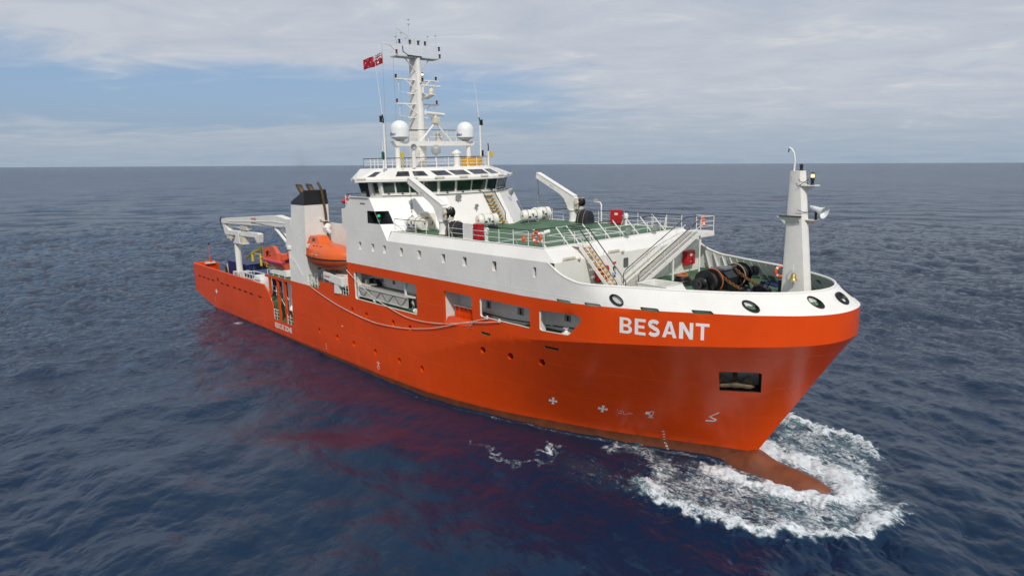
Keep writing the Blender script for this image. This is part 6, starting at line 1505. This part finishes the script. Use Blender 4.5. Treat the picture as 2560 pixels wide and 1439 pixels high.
vv_ = thing('valve_wheel','white valve wheel on the sill of the forward side opening','valve',(-9.0,-7.3,7.5)); mb = MB(); mb.lathe([(.3,0),(.3,.25),(.15,.3),(.05,.5)],n=12); mb.tube([(.16*math.cos(R(a)),.16*math.sin(R(a)),.55) for a in range(0,360,30)],.025,5,closed=True); mb.build('valve','white_plain',vv_)
# ropes draped along the side
def catm3(P,n=6): return catmull([tuple(p) for p in P],n)
r1_ = [(-35.05,9.1),(-32.66,8.01),(-30.37,7.14),(-28.33,6.67),(-25.9,6.3),(-23.58,6.27),(-20.68,6.55),(-17.55,7.15),(-15.81,7.46),(-14.45,7.72)]
r2_ = [(-42.95,6.85),(-41.09,6.37),(-37.54,5.65),(-34.2,5.22),(-31.5,5.04),(-29.37,5.04),(-25.99,5.3),(-22.88,5.81),(-20.7,6.35),(-18.65,6.93),(-17.35,7.25),(-16.47,7.52),(-15.72,7.74)]
for P,l in ((r1_,'upper white rope draped along the hull from the large side opening'),(r2_,'lower white rope draped along the hull from the funnel foot')):
    rt = thing('hull_rope',l,'rope',(P[0][0],-8.1,P[0][1]),0,'ropes draped along the starboard side'); mb = MB(); mb.tube([(x-P[0][0],-.02-.05*math.sin(i*.3)*.3,z-P[0][1]) for i,(x,z) in enumerate(catm3(P))],.027,6); mb.build('line','rope_white',rt,smooth=60)
    e_ = P[-1]; mb = MB(); mb.tube([(e_[0]-P[0][0]+.09*math.cos(R(a)),.02,e_[1]-P[0][1]+.11*math.sin(R(a))+.05) for a in range(0,360,30)],.04,6,closed=True); mb.build('thimble','dome_white',rt,smooth=60)
mb = MB(); mb.tube([(-17.5+.08*math.cos(R(a)),-8.12,7.05+.16*math.sin(R(a))) for a in range(0,360,30)],.03,6,closed=True); sh = thing('shackle','steel shackle where the two hull ropes cross','shackle',(0,0,0)); mb.build('bow','steel',sh)
# rail and life ring on the aft end of the bridge wing
r_aft = ring('orange life ring on the aft rail of the starboard bridge wing',(-34.6,-7.7,15.25),0,R(-90)); lbu = thing('light_buoy','round red lamp float hanging aft of the bridge wing rail','buoy',(-35.4,-7.7,15.1)); mb = MB(); mb.lathe([(0,-.22),(.2,-.1),(.2,.12),(0,.24)],n=12); mb.build('float','fire_red',lbu,smooth=60)
# ------------------------------------------------------------------ lettering and marks painted on the hull
def on_hull(u, z, off=.008):
    p = V3(S3(u, z)); e_ = .05
    du = V3(S3(min(u+e_, UT), z))-V3(S3(u-e_, z)); dz = V3(S3(u, z+e_))-V3(S3(u, z-e_)); n_ = du.cross(dz).normalized()
    if n_.y > 0 and u < 7: n_ = -n_
    return tuple(p+n_*off)
def glyph(outer_, holes_, u0, z0, sx_, sz_, m='paint_white', name='letter'):
    f_ = lambda P: [(u0+x*sx_, z0+y*sz_) for x, y in P]
    O, H = f_(outer_), [f_(h) for h in holes_]; xs = [p[0] for p in O]; zs = [p[1] for p in O]
    g_ = [(x, y) for x in seq(min(xs), max(xs), .15) for y in seq(min(zs), max(zs), .15) if in_poly1(x, y, O) and not any(in_poly1(x, y, h) for h in H)]
    v, f = cdt(dens(O, .15), [dens(h, .12) for h in H], (), g_); mb = MB(); mb.add([on_hull(q.x, q.y) for q in v], f); return mb.build(name, m, HULL, fix=False)
def arcp(cx, cy, rx, ry, a0, a1, n=8): return [(cx+rx*math.cos(R(a0+(a1-a0)*k/n)), cy+ry*math.sin(R(a0+(a1-a0)*k/n))) for k in range(n+1)]
w_ = .285
GB = ([(0,0)]+arcp(.58,.27,.38,.27,-90,75)+arcp(.55,.75,.36,.25,-70,90)+[(0,1)], [[(w_,.17)]+arcp(.54,.295,.17,.125,-90,90)+[(w_,.42)], [(w_,.59)]+arcp(.52,.715,.16,.125,-90,90)+[(w_,.84)]])
GE = ([(0,0),(.9,0),(.9,.18),(w_,.18),(w_,.42),(.8,.42),(.8,.59),(w_,.59),(w_,.82),(.9,.82),(.9,1),(0,1)], [])
GA = ([(0,0),(.25,0),(.32,.21),(.68,.21),(.75,0),(1,0),(.63,1),(.37,1)], [[(.38,.38),(.5,.75),(.62,.38)]])
GN = ([(0,0),(w_,0),(w_,.62),(.72,0),(.96,0),(.96,1),(.72,1),(.72,.38),(w_,1),(0,1)], [])
GT = ([(.37,0),(.61,0),(.61,.82),(.98,.82),(.98,1),(0,1),(0,.82),(.37,.82)], [])
def stroke(P, w):
    L_, R_ = [], []
    for i, p in enumerate(P):
        a, b = P[max(0, i-1)], P[min(len(P)-1, i+1)]; d = (b[0]-a[0], b[1]-a[1]); l = math.hypot(*d) or 1; n_ = (-d[1]/l*w/2, d[0]/l*w/2)
        L_.append((p[0]+n_[0], p[1]+n_[1])); R_.append((p[0]-n_[0], p[1]-n_[1]))
    return L_+R_[::-1]
SP = arcp(.5,.73,.34,.18,25,90,5)+arcp(.46,.73,.33,.18,100,265,9)[0:]+arcp(.48,.28,.35,.195,85,-90,9)+arcp(.46,.28,.36,.195,-100,-155,5)
GS = (stroke(SP, .235), [])
H0, HT = 8.60, .92
for gph, u0, wd2, dz in ((GB,-4.63,.80,-.02),(GE,-3.70,.72,.0),(GS,-2.92,.72,.02),(GA,-2.10,.80,.03),(GN,-1.17,.78,.04),(GT,-.29,.73,.05)):
    glyph(*gph, u0, H0+dz-.02, wd2, HT)
text_on(lambda x, y: on_hull(-50.0+x, 1.24+y), 'RESCUE ZONE', .76, 'paint_white', HULL, .022, .86)
CRS = []
for k in range(4):
    a = 90*k; CRS += [(.09*math.cos(R(a-45)),.09*math.sin(R(a-45))), (.42*math.cos(R(a-20)),.34*math.sin(R(a-20))), (.42*math.cos(R(a+20)),.34*math.sin(R(a+20)))]
for u, z in ((-9.03,2.26),(-4.6,2.36)):
    o_ = glyph([(x*math.cos(.05)-y*math.sin(.05), y) for x, y in CRS], [], u, z, 1, .95, name='thruster_mark')
glyph([(-.1,-.3),(.1,-.3),(.1,-.1),(.38,-.1),(.38,.1),(.1,.1),(.1,.3),(-.1,.3),(-.1,.1),(-.38,.1),(-.38,-.1),(-.1,-.1)], [], -69.78, 2.68, 1, 1, name='thruster_mark')
glyph(stroke([(.42,.75),(.05,.34),(.5,.16)]+arcp(.5,.08,.1,.08,90,-90,6)+[(0,-.02)], .1), [], 3.2, 2.52, 1.1, 1.0, name='bulb_mark')
text_on(lambda x, y: on_hull(-3.42+x, 2.46+y), '0', .14, 'paint_white', HULL); text_on(lambda x, y: on_hull(-3.15+x, 2.2+y), '-0.24', .16, 'paint_white', HULL, .002); text_on(lambda x, y: on_hull(-2.38+x, 2.29+y), 'UWT', .17, 'paint_white', HULL, .002, 1.1)
glyph(stroke([(0,.24),(.28,.26),(.42,.0),(.66,.0)], .03), [], -3.24, 2.16, 1, 1, name='depth_mark')
glyph([(0,0),(.3,0),(.3,.24),(0,.24)], [], -1.26, 2.44, 1, 1, name='thruster_mark')
glyph([(0,-.08),(.28,-.08),(.28,.3),(0,.3)], [[(.04,-.04),(.24,-.04),(.24,.26),(.04,.26)]], -.95, 2.46, 1, 1, name='thruster_mark')
glyph(stroke([(-.08,0),(.08,0)],.04)+[], [], -.78, 2.37, 1, 1, name='thruster_mark')
for k in (0,1,2): glyph(stroke([(-.10-.06*k,.04),(0,0),(.10+.06*k,.04)],.035), [], -.76+.02*k, 2.30-.07*k, 1, 1, name='thruster_mark')
for k, (u, z) in enumerate(((.82,1.07),(1.0,.83),(1.17,.59),(1.32,.36),(1.44,.13),(1.54,-.09),(1.62,-.3))):
    text_on(lambda x, y: on_hull(u+x, z+y, .012), str(50-2*k), .17, 'paint_white', HULL, .004, 1.25, name='draught_mark')
for k in range(3): text_on(lambda x, y: on_hull(-40.3+x, 1.25-.22*k+y), str(52-2*k), .15, 'paint_white', HULL, .003, name='draught_mark')
for k in range(3): text_on(lambda x, y: on_hull(-70.6+.1*k+x, 1.75-.25*k+y), str(56-2*k), .15, 'paint_white', HULL, .003, name='draught_mark')
glyph(stroke(arcp(0,0,.16,.16,0,330,14), .05), [], -30.7, 1.02, 1, 1, name='load_mark'); glyph(stroke([(0,.18),(0,.52)], .06), [], -30.7, 1.02, 1, 1, name='load_mark'); glyph(stroke([(-.25,.4),(.25,.4)], .05), [], -30.7, 1.0, 1, 1, name='load_mark')
for u, z, a, b in ((-36.9,3.62,.28,.07),(-31.9,3.3,.03,.12),(-37.5,1.95,.03,.1)): glyph([(0,0),(a,0),(a,b),(0,b)], [], u, z, 1, 1, name='weld_tab')
# rectangular insert plate outline on the flare
glyph([(0,0),(.62,0),(.62,.36),(0,.36)], [[(.02,.02),(.60,.02),(.60,.34),(.02,.34)]], 1.95, 7.75, 1, 1, 'hull_red', 'insert_plate')
# ------------------------------------------------------------------ faint exhaust haze over the funnel
mb = MB(); prof = [(0,0),(.5,.3),(.9,1.2),(1.3,2.6),(1.5,4.0),(1.1,5.2),(0,5.8)]
mb.lathe(prof, (-45.0,-6.7,16.6), (-.62,.28,.42), 20)
sm = mb.build('exhaust_smoke', 'black', None, smooth=80)
vm = bpy.data.materials.new('smoke'); vm.use_nodes = True; vt = vm.node_tree
for n_ in list(vt.nodes): vt.nodes.remove(n_)
vo = N(vt.nodes, 'ShaderNodeOutputMaterial'); pv_ = N(vt.nodes, 'ShaderNodeVolumePrincipled'); q = G(vt)
pv_.inputs['Color'].default_value = (.25,.22,.2,1); tcv = N(vt.nodes, 'ShaderNodeTexCoord')
q.put(pv_.inputs['Density'], q.ramp(q.noise(tcv.outputs['Object'], .7, 3), .42, .75, 0., .07)); vt.links.new(pv_.outputs[0], vo.inputs['Volume'])
sm.data.materials.clear(); sm.data.materials.append(vm)
tag(sm, 'faint brown exhaust smoke drifting aft from the funnel pipes', 'smoke', None, 'stuff')
# ------------------------------------------------------------------ set everything aboard at the ship's trim and heel
bpy.context.view_layer.update()
for o in list(scene.objects):
    if o.parent is None and o.name not in ASHORE and o.type in ('MESH', 'EMPTY'):
        o.matrix_world = SHIP_M @ o.matrix_world
